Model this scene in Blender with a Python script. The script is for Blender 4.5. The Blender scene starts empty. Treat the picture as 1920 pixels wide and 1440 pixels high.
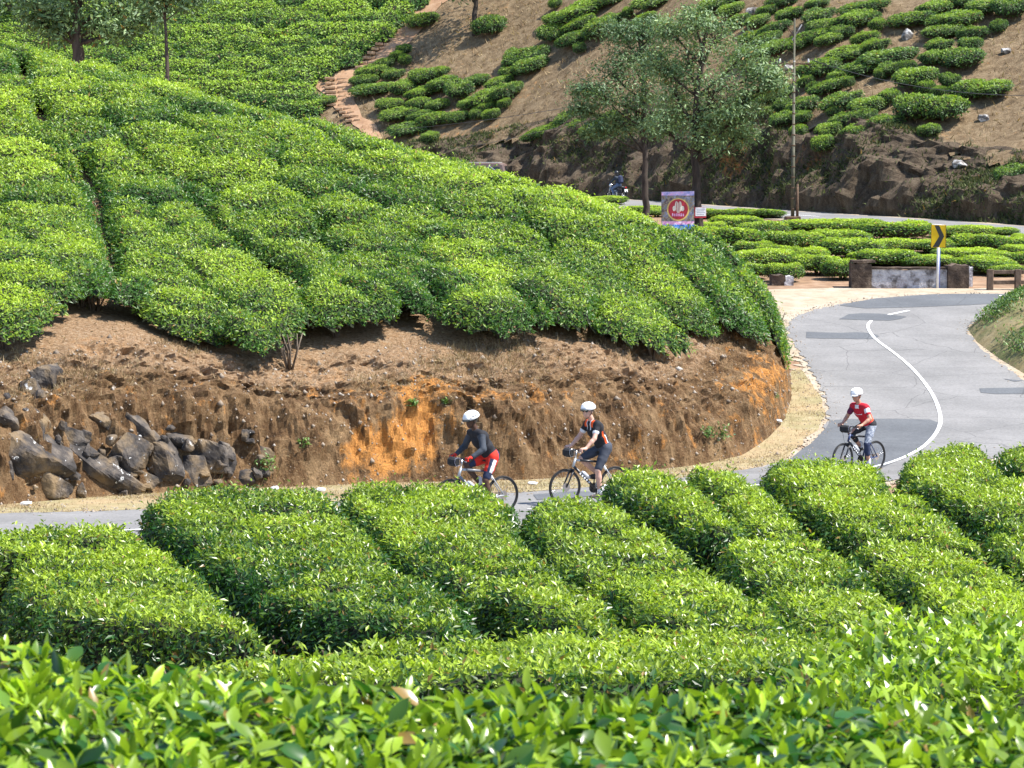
import bpy, math, random
import numpy as np
from mathutils import Vector, Matrix, Euler
from mathutils.geometry import delaunay_2d_cdt
import openvdb

# ------------------------------------------------------------------ camera, sky, sun, exposure
SC = bpy.context.scene
F, PITCH, CZ = 4400.0, math.atan(390/4400.0), 8.0
cam_data = bpy.data.cameras.new('camera')
cam = bpy.data.objects.new('camera', cam_data)
SC.collection.objects.link(cam)
cam.location = (0, 0, CZ)
cam.rotation_euler = (math.radians(90)-PITCH, 0, 0)
cam_data.sensor_width = 36.0
cam_data.lens = 36.0*F/1920
cam_data.clip_start = 0.1
cam_data.clip_end = 3000
cam_data.dof.use_dof = True
cam_data.dof.focus_distance = 42
cam_data.dof.aperture_fstop = 12
SC.camera = cam
SUN_AZ, SUN_EL = math.radians(100), math.radians(57)      # azimuth clockwise from +Y: sun stands to the right
w = bpy.data.worlds.new('World'); SC.world = w; w.use_nodes = True
nt = w.node_tree; nt.nodes.clear()
sky = nt.nodes.new('ShaderNodeTexSky'); sky.sky_type = 'NISHITA'; sky.sun_disc = False
sky.sun_elevation = SUN_EL; sky.sun_rotation = SUN_AZ; sky.altitude = 1500
bg = nt.nodes.new('ShaderNodeBackground'); bg.inputs['Strength'].default_value = 0.15
out = nt.nodes.new('ShaderNodeOutputWorld')
nt.links.new(sky.outputs[0], bg.inputs[0]); nt.links.new(bg.outputs[0], out.inputs[0])
sd = bpy.data.lights.new('sun', 'SUN'); sd.energy = 4.8; sd.angle = math.radians(0.5); sd.color = (1, 0.955, 0.89)
sun = bpy.data.objects.new('sun', sd); SC.collection.objects.link(sun)
sv = Vector((math.sin(SUN_AZ)*math.cos(SUN_EL), math.cos(SUN_AZ)*math.cos(SUN_EL), math.sin(SUN_EL)))
sun.rotation_euler = sv.to_track_quat('Z', 'Y').to_euler()
SC.view_settings.view_transform = 'Standard'; SC.view_settings.look = 'None'
SC.view_settings.exposure = 1.08; SC.view_settings.gamma = 1.0
SC.render.engine = 'CYCLES'
SC.cycles.max_bounces = 6; SC.cycles.transparent_max_bounces = 4

# ------------------------------------------------------------------ helpers
random.seed(7); rng = np.random.default_rng(11)
COL = SC.collection
V = Vector
def tag(o, label=None, cat=None, group=None, kind=None):
    if label: o['label'] = label
    if cat: o['category'] = cat
    if group: o['group'] = group
    if kind: o['kind'] = kind
    return o
def empty(name, loc=(0,0,0), rz=0.0, **kw):
    o = bpy.data.objects.new(name, None); COL.objects.link(o)
    o.location = loc; o.rotation_euler = (0,0,rz); o.empty_display_size = 0.2
    return tag(o, **kw)
def link(name, me, parent=None, mats=None, **kw):
    o = bpy.data.objects.new(name, me); COL.objects.link(o)
    if mats is not None and len(me.materials) == 0:
        for m in (mats if isinstance(mats, (list,tuple)) else [mats]): me.materials.append(m)
    if parent is not None: o.parent = parent
    return tag(o, **kw)
def npmesh(name, verts, tris, quads=None, smooth=False, mat_index=None, attrs=None):
    """mesh from numpy arrays: tris (n,3) and quads (m,4)"""
    me = bpy.data.meshes.new(name)
    verts = np.asarray(verts, dtype=np.float32).reshape(-1,3)
    tris = np.zeros((0,3), np.int32) if tris is None or len(tris)==0 else np.asarray(tris, dtype=np.int32)
    quads = np.zeros((0,4), np.int32) if quads is None or len(quads)==0 else np.asarray(quads, dtype=np.int32)
    nt_, nq = len(tris), len(quads)
    me.vertices.add(len(verts)); me.vertices.foreach_set('co', verts.ravel())
    me.loops.add(nt_*3+nq*4)
    me.loops.foreach_set('vertex_index', np.concatenate([tris.ravel(), quads.ravel()]).astype(np.int32))
    me.polygons.add(nt_+nq)
    ls = np.concatenate([np.arange(nt_)*3, nt_*3+np.arange(nq)*4]).astype(np.int32)
    me.polygons.foreach_set('loop_start', ls)
    if mat_index is not None: me.polygons.foreach_set('material_index', np.asarray(mat_index, dtype=np.int32))
    if smooth is not False:
        s = np.ones(nt_+nq, bool) if smooth is True else np.asarray(smooth, bool)
        me.polygons.foreach_set('use_smooth', s)
    for k, a in (attrs or {}).items():
        at = me.attributes.new(k, 'FLOAT', 'POINT'); at.data.foreach_set('value', np.asarray(a, np.float32).ravel())
    me.update(calc_edges=True); 
    return me

class MB:
    """collects simple shapes; build() links them as one mesh"""
    def __init__(s): s.v=[]; s.f=[]; s.m=[]; s.sm=[]
    def add(s, vs, fs, m=0, sm=False):
        b=len(s.v); s.v += [tuple(x) for x in vs]
        for f in fs: s.f.append(tuple(i+b for i in f)); s.m.append(m); s.sm.append(sm)
    def box(s, c, size, rot=None, m=0, taper=1.0, bev=0.0):
        hx,hy,hz=[q/2 for q in size]; R = rot if rot is not None else Matrix.Identity(3)
        if isinstance(R, Euler): R=R.to_matrix()
        b = min(bev, hx*.9, hy*.9, hz*.9)
        if b<=0:
            vs=[V((x*hx*(taper if z>0 else 1),y*hy*(taper if z>0 else 1),z*hz)) for z in(-1,1) for y in(-1,1) for x in(-1,1)]
            fs=[(0,2,3,1),(4,5,7,6),(0,1,5,4),(2,6,7,3),(0,4,6,2),(1,3,7,5)]
            s.add([R@q+V(c) for q in vs],fs,m)
        else:
            rings=[]
            for z,i in ((-hz,b),(-hz+b,0),(hz-b,0),(hz,b)):
                t = taper if z>0 else 1
                X,Y=(hx-i)*t,(hy-i)*t; bb=b if i==0 else b*.4
                rings.append([V((x,y,z)) for x,y in ((X-bb,-Y),(X,-Y+bb),(X,Y-bb),(X-bb,Y),(-X+bb,Y),(-X,Y-bb),(-X,-Y+bb),(-X+bb,-Y))])
            vs=[R@q+V(c) for r in rings for q in r]; fs=[]
            for k in range(3):
                for i in range(8):
                    j=(i+1)%8; fs.append((k*8+i,k*8+j,k*8+8+j,k*8+8+i))
            fs.append(tuple(range(7,-1,-1))); fs.append(tuple(range(24,32)))
            s.add(vs,fs,m)
    def tube(s, pts, r, n=8, m=0, cap=True, sm=True):
        pts=[V(p) for p in pts]; rs=list(r) if isinstance(r,(list,tuple,np.ndarray)) else [r]*len(pts)
        vs=[]; up=None
        for i,p in enumerate(pts):
            a=pts[max(0,i-1)]; b=pts[min(len(pts)-1,i+1)]; t=(b-a).normalized()
            if up is None: up = V((0,0,1)) if abs(t.z)<.9 else V((1,0,0))
            x=t.cross(up)
            if x.length<1e-5: x=t.cross(V((0,1,0)))
            x.normalize(); y=x.cross(t).normalized(); up=y
            for k in range(n):
                q=2*math.pi*k/n; vs.append(p+(x*math.cos(q)+y*math.sin(q))*rs[i])
        fs=[]
        for i in range(len(pts)-1):
            for k in range(n):
                j=(k+1)%n; fs.append((i*n+k,i*n+j,(i+1)*n+j,(i+1)*n+k))
        s.add(vs,fs,m,sm)
        if cap:
            L=(len(pts)-1)*n; b=len(s.v)-len(vs)
            s.f.append(tuple(b+k for k in range(n-1,-1,-1))); s.m.append(m); s.sm.append(False)
            s.f.append(tuple(b+L+k for k in range(n))); s.m.append(m); s.sm.append(False)
    def torus(s, c, R, r, axis='y', n=40, k=8, m=0, flat=1.0):
        vs=[];fs=[]
        for i in range(n):
            a=2*math.pi*i/n
            for j in range(k):
                b=2*math.pi*j/k; rr=R+r*math.cos(b); h=r*math.sin(b)*flat
                p={'y':(rr*math.cos(a),h,rr*math.sin(a)),'x':(h,rr*math.cos(a),rr*math.sin(a)),'z':(rr*math.cos(a),rr*math.sin(a),h)}[axis]
                vs.append(V(p)+V(c))
        for i in range(n):
            for j in range(k):
                i2=(i+1)%n;j2=(j+1)%k; fs.append((i*k+j,i2*k+j,i2*k+j2,i*k+j2))
        s.add(vs,fs,m,True)
    def disc(s, c, R, th, axis='y', n=24, m=0):
        d={'x':V((th/2,0,0)),'y':V((0,th/2,0)),'z':V((0,0,th/2))}[axis]
        s.tube([V(c)-d,V(c)+d],R,n,m)
    def ball(s, c, rad, n=12, k=8, m=0, rot=None):
        vs=[];fs=[]; R=rot if rot is not None else Matrix.Identity(3)
        for j in range(k+1):
            b=math.pi*j/k
            for i in range(n):
                a=2*math.pi*i/n
                vs.append(R@V((rad[0]*math.sin(b)*math.cos(a),rad[1]*math.sin(b)*math.sin(a),rad[2]*math.cos(b)))+V(c))
        for j in range(k):
            for i in range(n):
                i2=(i+1)%n; fs.append((j*n+i,(j+1)*n+i,(j+1)*n+i2,j*n+i2))
        s.add(vs,fs,m,True)
    def prism(s, poly, d, m=0):
        """poly: list of V (planar), extruded by vector d"""
        n=len(poly); d=V(d)
        s.add([V(p) for p in poly]+[V(p)+d for p in poly],[tuple(range(n-1,-1,-1)),tuple(range(n,2*n))]+[(i,(i+1)%n,n+(i+1)%n,n+i) for i in range(n)],m)
    def build(s, name, mats, parent=None, **kw):
        me=bpy.data.meshes.new(name); me.from_pydata(s.v,[],s.f)
        me.polygons.foreach_set('material_index',s.m); me.polygons.foreach_set('use_smooth',s.sm); me.update()
        return link(name,me,parent,mats,**kw)

# ---- numpy value noise
_T = np.random.default_rng(5).random(65536).astype(np.float32)
def _h(i,j,k): return _T[((i*73856093) ^ (j*19349663) ^ (k*83492791)) & 65535]
def noise3(x,y,z,oct=1,gain=.5):
    x,y,z=np.broadcast_arrays(np.asarray(x,float),np.asarray(y,float),np.asarray(z,float))
    tot=np.zeros(x.shape); amp=1.; nrm=0.; f=1.
    for o in range(oct):
        X,Y,Z=x*f+17.3*o,y*f+5.1*o,z*f+9.7*o
        i,j,k=[np.floor(q).astype(np.int64) for q in (X,Y,Z)]
        a,b,c=X-i,Y-j,Z-k; a,b,c=[q*q*(3-2*q) for q in (a,b,c)]
        r=0
        for di,wa in ((0,1-a),(1,a)):
            for dj,wb in ((0,1-b),(1,b)):
                for dk,wc in ((0,1-c),(1,c)): r=r+wa*wb*wc*_h(i+di,j+dj,k+dk)
        tot+=amp*(r*2-1); nrm+=amp; amp*=gain; f*=2.03
    return tot/nrm

# ---- photo pixel <-> place (used only to lay the place out)
cp, sp = math.cos(PITCH), math.sin(PITCH)
def P(u,v,d):
    r=(np.asarray(u)-960)/F*d; up=(720-np.asarray(v))/F*d
    return np.stack(np.broadcast_arrays(r, d*cp+up*sp, CZ-d*sp+up*cp),-1)
def proj(p):
    p=np.asarray(p); x,y,z=p[...,0],p[...,1],p[...,2]-CZ
    d=y*cp-z*sp; up=y*sp+z*cp
    return 960+F*x/d, 720-F*up/d, d
_yk=np.array([-40,0,4,6,10,16,22,26,38,45,51,58,78,90,116,137,150,165,220,1000.])
_hk=np.array([1.9,1.9,1.95,2.15,3.2,4.4,5.3,5.75,5.85,6.12,6.42,5.85,3.75,3.2,2.15,1.5,1.15,1.0,1.0,1.0])
_yy=np.arange(-40,1000,.25); _hh=np.interp(_yy,_yk,_hk)
_ker=np.hanning(17); _ker/=_ker.sum(); _hs=np.convolve(np.pad(_hh,8,mode='edge'),_ker,'valid')
def zlow(x,y): return CZ-np.interp(y,_yy,_hs)+0*np.asarray(x)
def low(u,v,off=0.,d0=14.,d1=230.,f=None):
    """point of the valley floor (raised by off) seen at photo pixel u,v"""
    f=f or zlow
    ds=np.concatenate([np.arange(d0,60,.05),np.arange(60,d1,.2)])
    p=P(u,v,ds); g=p[:,2]-(f(p[:,0],p[:,1])+off)
    i=np.argmax(g<0) if (g<0).any() else len(ds)-1
    if i>0:
        t=g[i-1]/(g[i-1]-g[i]+1e-9); return p[i-1]*(1-t)+p[i]*t
    return p[0]
def lows(pts,**k): return np.array([low(u,v,**k) for u,v in pts])

def seg_dist(x,y,poly,closed=True):
    """distance to polyline + inside flag"""
    x=np.asarray(x,float); y=np.asarray(y,float)
    n=len(poly); dm=np.full(x.shape,1e9); ins=np.zeros(x.shape,bool)
    for i in range(n if closed else n-1):
        ax,ay=poly[i][:2]; bx,by=poly[(i+1)%n][:2]; ex,ey=bx-ax,by-ay
        t=np.clip(((x-ax)*ex+(y-ay)*ey)/(ex*ex+ey*ey+1e-12),0,1)
        dm=np.minimum(dm,(x-ax-t*ex)**2+(y-ay-t*ey)**2)
        if closed and abs(ey)>1e-12:
            c=((ay>y)!=(by>y))&(x<ex*(y-ay)/ey+ax); ins^=c
    return np.sqrt(dm),ins
def sdist(x,y,poly):
    d,i=seg_dist(x,y,poly); return np.where(i,d,-d)
def chaikin(p,n=2,closed=True):
    p=np.asarray(p,float)
    for _ in range(n):
        q=np.roll(p,-1,0) if closed else p[1:]
        a=p if closed else p[:-1]
        r=np.empty((2*len(q),p.shape[1])); r[0::2]=.75*a+.25*q; r[1::2]=.25*a+.75*q
        if not closed: r=np.vstack([p[:1],r,p[-1:]])
        p=r
    return p
def resample(p,step=None,n=None):
    p=np.asarray(p,float); L=np.r_[0,np.cumsum(np.linalg.norm(np.diff(p,axis=0)[:,:2],axis=1))]
    n=n or max(2,int(L[-1]/step)+1); t=np.linspace(0,L[-1],n)
    return np.stack([np.interp(t,L,p[:,k]) for k in range(p.shape[1])],-1)
class TPS:
    def __init__(s,pts,val,lam=1e-3):
        s.p=np.asarray(pts,float); n=len(s.p)
        K=s.U(s.p); A=np.zeros((n+3,n+3)); A[:n,:n]=K+lam*np.eye(n); Q=np.c_[np.ones(n),s.p]
        A[:n,n:]=Q; A[n:,:n]=Q.T; s.w=np.linalg.solve(A,np.r_[val,0,0,0])
    def U(s,q):
        r2=((q[:,None,:]-s.p[None])**2).sum(-1); return .5*r2*np.log(r2+1e-9)
    def __call__(s,x,y):
        x,y=np.broadcast_arrays(np.asarray(x,float),np.asarray(y,float)); sh=x.shape; q=np.c_[x.ravel(),y.ravel()]; o=[]
        for i in range(0,len(q),20000):
            b=q[i:i+20000]; o.append(s.U(b)@s.w[:len(s.p)]+np.c_[np.ones(len(b)),b]@s.w[len(s.p):])
        return np.concatenate(o).reshape(sh)
def cat3(*a): return np.vstack([np.asarray(x).reshape(-1,3) for x in a])

# ------------------------------------------------------------------ terrain functions
# left hill: toe of its cut bank (from the road side round the nose and back behind it)
toe_px=[(-900,1000),(-300,972),(0,948),(150,935),(300,925),(450,917),(600,912),(800,903),(980,902),(1100,893),(1200,884),(1300,874),(1380,858),(1435,828),(1468,790),(1484,748),(1482,705)]
toe=lows(toe_px)[:,:2]
toe=chaikin(toe,2,False)
toe_back=np.array([P(1470,655,68.5)[:2],P(1425,600,73)[:2],P(1300,600,78)[:2],P(1000,600,83)[:2],P(500,600,86)[:2],P(0,600,92)[:2],P(-700,600,96)[:2],(-60,96),(-60,40)])
hill_poly=np.vstack([toe,toe_back])
hc=[(-900,700,43,0),(-300,690,45,0),(0,672,46.8,0),(250,640,48.4,0),(480,690,49.4,0),(760,668,50.8,0),(1000,662,52,0),(1200,676,54,0),(1360,668,57,0),(1430,655,59.5,0),(1455,648,62.5,0),
    (-900,-60,84,0),(-300,60,78,0),(0,128,73,0),(300,204,69,0),(600,285,66,0),(900,376,63,0),(1100,429,62,0),(1250,474,61.5,0),(1380,545,61.5,0)]
hp=np.array([P(a,b,c) for a,b,c,_ in hc])
mid=[]
for (u,v1,d1,v2,d2) in ((0,672,46.8,128,73),(480,690,49.4,253,67),(900,664,51.4,376,63),(-500,690,44.4,20,80)):
    for t,b in ((.33,.35),(.66,.7)):
        mid.append(P(u,v1+(v2-v1)*(t**.88),d1+(d2-d1)*t))
hback=np.array([p+np.array([1.5,9,-2.6]) for p in hp[11:]])
hpts=np.vstack([hp,np.array(mid),hback])
T_hill=TPS(hpts[:,:2],hpts[:,2],1e-2)
def zhill(x,y):
    dd=sdist(x,y,hill_poly); th=T_hill(x,y); zl=zlow(x,y)
    s=np.clip(dd,0,None)
    s4=np.minimum(s,3.6); bank=zl+2.7*s4*(1-.125*s4)+.9*np.maximum(s-3.6,0)
    m=np.minimum(bank,th)
    k=.35; h=np.clip(.5+.5*(th-bank)/k,0,1); m=th*(1-h)+bank*h-k*h*(1-h)
    return np.where(dd>0,np.maximum(m,zl),zl-.0)
# far hillside: toe = far edge of the upper road
ftoe=np.array([(60,62),(44,80),(33,96),(25.2,110.5),(20.5,117.5),(14.5,127),(8.4,139),(3,147.5),(-6,154),(-20,159),(-60,170),(-120,180)],float)
ftoe=chaikin(ftoe,2,False)
far_poly=np.vstack([ftoe,[(-120,420),(160,420),(160,62)]])
fp=[]
def dtoe(u):
    # depth of the far toe along photo column u
    k=(u-960)/F; x,y=ftoe[:,0],ftoe[:,1]; r=x-k*y
    i=np.where(np.sign(r[:-1])!=np.sign(r[1:]))[0]
    if len(i)==0: return y[0] if u>960 else y[-1]
    i=i[0]; t=r[i]/(r[i]-r[i+1]); return y[i]+t*(y[i+1]-y[i])
for u in (-900,-500,-200,0,200,400,600,800,1000,1200,1400,1600,1750,1900,2100,2400):
    vb=np.interp(u,[0,600,900,1000,1200,1400,1500,1650,1750,1850,2000,2400],[330,300,285,268,250,262,270,285,310,340,350,350])
    db=dtoe(u)+3.2
    for v in (vb,vb-90,vb-180,vb-270,vb-400,vb-560):
        fp.append(P(u,v,db+.068*(vb-v)))
fp=np.array(fp); T_far=TPS(fp[:,:2],fp[:,2],1e-2)
def zfar(x,y):
    dd=sdist(x,y,far_poly); zl=zlow(x,y); s=np.clip(dd,0,None)
    bank=zl+1.75*s*(1-.04*np.minimum(s,8)); th=T_far(x,y)
    k=.5; h=np.clip(.5+.5*(th-bank)/k,0,1); m=th*(1-h)+bank*h-k*h*(1-h)
    return np.where(dd>0,np.maximum(m,zl),zl)
def onhill(u,v,off=0.): return low(u,v,off,40,95,zhill)
def onfar(u,v,off=0.): return low(u,v,off,100,330,zfar)

# ------------------------------------------------------------------ materials
def mat(name, col=(.5,.5,.5), rough=.6, metal=0., spec=.5, **kw):
    m=bpy.data.materials.new(name); m.use_nodes=True; b=m.node_tree.nodes['Principled BSDF']
    b.inputs['Base Color'].default_value=(*col,1); b.inputs['Roughness'].default_value=rough; b.inputs['Metallic'].default_value=metal
    b.inputs['Specular IOR Level'].default_value=spec
    return m
class NG:
    def __init__(s,m): s.m=m; s.t=m.node_tree; s.b=s.t.nodes['Principled BSDF']; s.L=s.t.links.new
    def n(s,typ,**kw):
        q=s.t.nodes.new(typ)
        for k,v in kw.items():
            if k in q.inputs.keys() if isinstance(k,str) else False: q.inputs[k].default_value=v
            else: setattr(q,k,v)
        return q
    def coord(s): return s.n('ShaderNodeTexCoord').outputs['Object']
    def pos(s): return s.n('ShaderNodeNewGeometry').outputs['Position']
    def mapping(s,vec,scale=(1,1,1),rot=(0,0,0)):
        q=s.n('ShaderNodeMapping'); q.inputs['Scale'].default_value=scale; q.inputs['Rotation'].default_value=rot; s.L(vec,q.inputs[0]); return q.outputs[0]
    def noise(s,vec,scale,detail=4,rough=.6,dist=0.):
        q=s.n('ShaderNodeTexNoise'); q.inputs['Scale'].default_value=scale; q.inputs['Detail'].default_value=detail; q.inputs['Roughness'].default_value=rough; q.inputs['Distortion'].default_value=dist
        if vec is not None: s.L(vec,q.inputs['Vector'])
        return q.outputs['Fac']
    def ramp(s,fac,stops):
        q=s.n('ShaderNodeValToRGB'); e=q.color_ramp.elements
        while len(e)<len(stops): e.new(.5)
        for i,(p,c) in enumerate(stops): e[i].position=p; e[i].color=(*c,1) if len(c)==3 else c
        s.L(fac,q.inputs[0]); return q.outputs[0]
    def mix(s,fac,a,b,mode='MIX'):
        q=s.n('ShaderNodeMix'); q.data_type='RGBA'; q.blend_type=mode
        for x,k in ((fac,0),(a,6),(b,7)):
            if hasattr(x,'links'): s.L(x,q.inputs[k])
            elif isinstance(x,(int,float)): q.inputs[k].default_value=x
            else: q.inputs[k].default_value=(*x,1)
        return q.outputs[2]
    def math(s,op,a,b=None,clamp=False):
        q=s.n('ShaderNodeMath'); q.operation=op; q.use_clamp=clamp
        for i,x in enumerate((a,b)):
            if x is None: continue
            if hasattr(x,'links'): s.L(x,q.inputs[i])
            else: q.inputs[i].default_value=x
        return q.outputs[0]
    def attr(s,name):
        q=s.n('ShaderNodeAttribute'); q.attribute_name=name; return q.outputs['Fac']
    def col(s,c): s.L(c,s.b.inputs['Base Color'])
    def bump(s,h,strength=.5,dist=.05):
        q=s.n('ShaderNodeBump'); q.inputs['Strength'].default_value=strength; q.inputs['Distance'].default_value=dist; s.L(h,q.inputs['Height']); s.L(q.outputs[0],s.b.inputs['Normal'])
def noisy(name, stops, scale=3., detail=5, rough=.8, bump=.4, bdist=.02, spec=.3, metal=0., stretch=(1,1,1)):
    m=mat(name,rough=rough,spec=spec,metal=metal); g=NG(m); c=g.mapping(g.pos() if stretch==(1,1,1) else g.coord(),stretch)
    n=g.noise(c,scale,detail); g.col(g.ramp(n,stops)); 
    if bump: g.bump(g.noise(c,scale*4,5),bump,bdist)
    return m
def leaf_mat(name, old, young, rough=.38, trans=.35, var=.5, spec=.5, big=.35):
    """leaf colour varies leaf by leaf; young growth (attribute 'age' near 1) is yellower"""
    m=bpy.data.materials.new(name); m.use_nodes=True; g=NG(m); g.b.inputs['Roughness'].default_value=rough; g.b.inputs['Specular IOR Level'].default_value=spec
    geo=g.n('ShaderNodeNewGeometry'); rnd=geo.outputs['Random Per Island']
    age=g.attr('age')
    obr=g.n('ShaderNodeObjectInfo').outputs['Random']
    big_n=g.noise(geo.outputs['Position'],big,3,.6)
    f=g.math('ADD',age,g.math('MULTIPLY',g.math('SUBTRACT',big_n,.5),1.5))
    f=g.math('ADD',f,g.math('MULTIPLY',g.math('SUBTRACT',rnd,.5),.9))
    f=g.math('ADD',f,g.math('MULTIPLY',g.math('SUBTRACT',obr,.5),.45),True)
    c=g.ramp(f,[(0,old),(.45,tuple((a*.62+b*.38) for a,b in zip(old,young))),(1,young)])
    wn=g.n('ShaderNodeTexWhiteNoise'); wn.noise_dimensions='1D'; g.L(rnd,wn.inputs['W'])
    v=g.math('ADD',g.math('MULTIPLY',wn.outputs['Value'],var),1-var*.5)
    hsv=g.n('ShaderNodeHueSaturation'); g.L(c,hsv.inputs['Color']); g.L(v,hsv.inputs['Value'])
    c=g.mix(g.math('GREATER_THAN',wn.outputs['Value'],.982),hsv.outputs[0],(.30,.19,.05)); g.col(c)
    tr=g.n('ShaderNodeBsdfTranslucent'); g.L(g.mix(1.,c,(1.2,1.25,.7),'MULTIPLY'),tr.inputs[0])
    ms=g.n('ShaderNodeMixShader'); ms.inputs[0].default_value=trans
    g.L(g.b.outputs[0],ms.inputs[1]); g.L(tr.outputs[0],ms.inputs[2]); g.L(ms.outputs[0],g.t.nodes['Material Output'].inputs[0])
    return m
M={}
M['tea']=leaf_mat('tea_leaf',(.055,.145,.020),(.43,.57,.05),var=.62,trans=.42,rough=.42)
M['teafar']=leaf_mat('tea_leaf_distant',(.060,.135,.030),(.30,.43,.05),rough=.5,trans=.4)
M['teahedge']=leaf_mat('clipped_tea_leaf',(.030,.095,.014),(.36,.48,.040),var=.75,trans=.38,rough=.34,big=.5)
M['tearow']=leaf_mat('row_tea_leaf',(.06,.16,.028),(.36,.52,.05),rough=.5,trans=.4)
M['teafront']=leaf_mat('tea_leaf_glossy',(.028,.100,.012),(.37,.53,.035),rough=.28,trans=.38,var=.8,spec=.6,big=1.5)
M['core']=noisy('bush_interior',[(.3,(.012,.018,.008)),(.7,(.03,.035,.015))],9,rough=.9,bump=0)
M['stem']=noisy('tea_stem',[(.3,(.07,.05,.035)),(.7,(.2,.16,.12))],8,rough=.9)
M['oakleaf']=leaf_mat('silver_oak_leaf',(.080,.150,.060),(.26,.37,.15),rough=.55,trans=.3,big=.5)
M['bark']=noisy('bark',[(.3,(.035,.026,.02)),(.7,(.12,.09,.07))],6,stretch=(1,1,.25),rough=.9,bump=.7)
# ------------------------------------------------------------------ ground sheets
def grid_mesh(name,xs,ys,zf,mask=None,mats=None,attrs=None,**kw):
    X,Y=np.meshgrid(xs,ys); Z=zf(X,Y); nx,ny=len(xs),len(ys)
    idx=np.arange(nx*ny).reshape(ny,nx)
    q=np.stack([idx[:-1,:-1],idx[:-1,1:],idx[1:,1:],idx[1:,:-1]],-1).reshape(-1,4)
    v=np.stack([X,Y,Z],-1).reshape(-1,3); at={k:f(X,Y).ravel() for k,f in (attrs or {}).items()}
    if mask is not None:
        mk=mask(X,Y).ravel(); q=q[mk[q].all(1)]
        u,inv=np.unique(q,return_inverse=True); v=v[u]; q=inv.reshape(-1,4); at={k:a[u] for k,a in at.items()}
    return link(name,npmesh(name,v,None,q,smooth=True,attrs=at),None,mats,**kw)
def drape(name,poly,res,zf,off,mats,attrs=None,parent=None,**kw):
    poly=np.asarray(poly,float)[:,:2]; p=resample(np.vstack([poly,poly[:1]]),res)[:-1]
    x0,y0=p.min(0); x1,y1=p.max(0)
    gx,gy=np.meshgrid(np.arange(x0,x1,res),np.arange(y0,y1,res)); gx=gx+res*.23*(np.arange(gx.shape[0])%2)[:,None]
    d=sdist(gx,gy,p); pts=np.stack([gx,gy],-1)[d>res*.45]
    allp=np.vstack([p,pts]); n=len(p)
    r=delaunay_2d_cdt([V(q) for q in allp.tolist()],[(i,(i+1)%n) for i in range(n)],[],1,1e-6)
    v=np.array([[a.x,a.y] for a in r[0]]); z=zf(v[:,0],v[:,1])+off
    me=npmesh(name,np.c_[v,z],np.array([list(f) for f in r[2]]),smooth=True,attrs={k:f(v[:,0],v[:,1]) for k,f in (attrs or {}).items()})
    o=link(name,me,parent,mats,**kw)
    if me.polygons and me.polygons[0].normal.z<0: me.flip_normals()
    return o
def wobble(p,amp,fr,seed=0):
    p=np.asarray(p,float).copy(); q=resample(p,.25)
    q[:,0]+=amp*noise3(q[:,0]*fr,q[:,1]*fr,seed,3); q[:,1]+=amp*noise3(q[:,0]*fr,q[:,1]*fr,seed+9,3); return q
def sheet_mat(name,stops,scale,stops2=None,scale2=.7,fac2=.5,rough=.9,bump=.5,bd=.02,fine=30):
    m=mat(name,rough=rough,spec=.25); g=NG(m); p=g.pos(); c=g.ramp(g.noise(p,scale,6,.65),stops)
    if stops2: c=g.mix(g.ramp(g.noise(p,scale2,4),[(.42,(0,0,0)),(.62,(fac2,)*3)]),c,g.ramp(g.noise(p,scale*2.3,5),stops2))
    g.col(c); g.bump(g.noise(p,fine,4,.7),bump,bd); return m
M['soil']=sheet_mat('soil',[(.3,(.16,.095,.055)),(.5,(.28,.17,.10)),(.7,(.38,.26,.17))],1.6,[(.3,(.10,.065,.04)),(.7,(.24,.17,.11))])
M['dust']=sheet_mat('pale_dust',[(.3,(.27,.215,.15)),(.5,(.37,.31,.23)),(.7,(.44,.38,.30))],2.2,[(.3,(.30,.21,.13)),(.7,(.42,.32,.22))],.5,.6)
M['straw']=sheet_mat('dry_verge_grass',[(.3,(.20,.165,.08)),(.5,(.29,.245,.125)),(.7,(.37,.32,.19))],3,[(.3,(.33,.22,.12)),(.7,(.45,.34,.2))],.8,.7,bump=.8,bd=.04,fine=22)
def asphalt(name,a,b,sp=.28):
    m=mat(name,rough=.85,spec=.3); g=NG(m); p=g.pos()
    c=g.ramp(g.noise(p,.55,5,.6),[(.35,a),(.65,b)])
    c=g.mix(g.math('MULTIPLY',g.noise(p,60,2),sp),c,(.02,.02,.02)); 
    st=g.mapping(p,(.25,2.2,1),(0,0,.35)); c=g.mix(g.ramp(g.noise(st,1.3,4),[(.55,(0,0,0)),(.8,(.2,.2,.2))]),c,tuple(x*1.35 for x in b))
    vo=g.n('ShaderNodeTexVoronoi'); vo.feature='DISTANCE_TO_EDGE'; vo.inputs['Scale'].default_value=.35; dn=g.n('ShaderNodeTexNoise'); dn.inputs['Scale'].default_value=1.2; dn.inputs['Detail'].default_value=6; g.L(p,dn.inputs['Vector']); g.L(g.mix(.35,p,dn.outputs['Color'],'ADD'),vo.inputs['Vector'])
    c=g.mix(g.ramp(vo.outputs['Distance'],[(0,(.5,)*3),(.006,(0,0,0))]),c,(.03,.03,.03))
    g.col(c); c2=g.ramp(g.noise(p,14,6,.8),[(.35,(.75,.75,.75)),(.65,(1.12,1.12,1.12))]); g.col(g.mix(1.,c,c2,'MULTIPLY')); g.bump(g.noise(p,80,3),.35,.006); return m
M['asphalt']=asphalt('grey_asphalt',(.20,.195,.188),(.262,.254,.245),.2)
M['asphalt_dark']=asphalt('dark_asphalt',(.108,.114,.122),(.142,.150,.158),.2)
M['paint']=sheet_mat('road_paint',[(.25,(.55,.55,.52)),(.45,(.8,.8,.78))],6,rough=.6,bump=.2)
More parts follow.
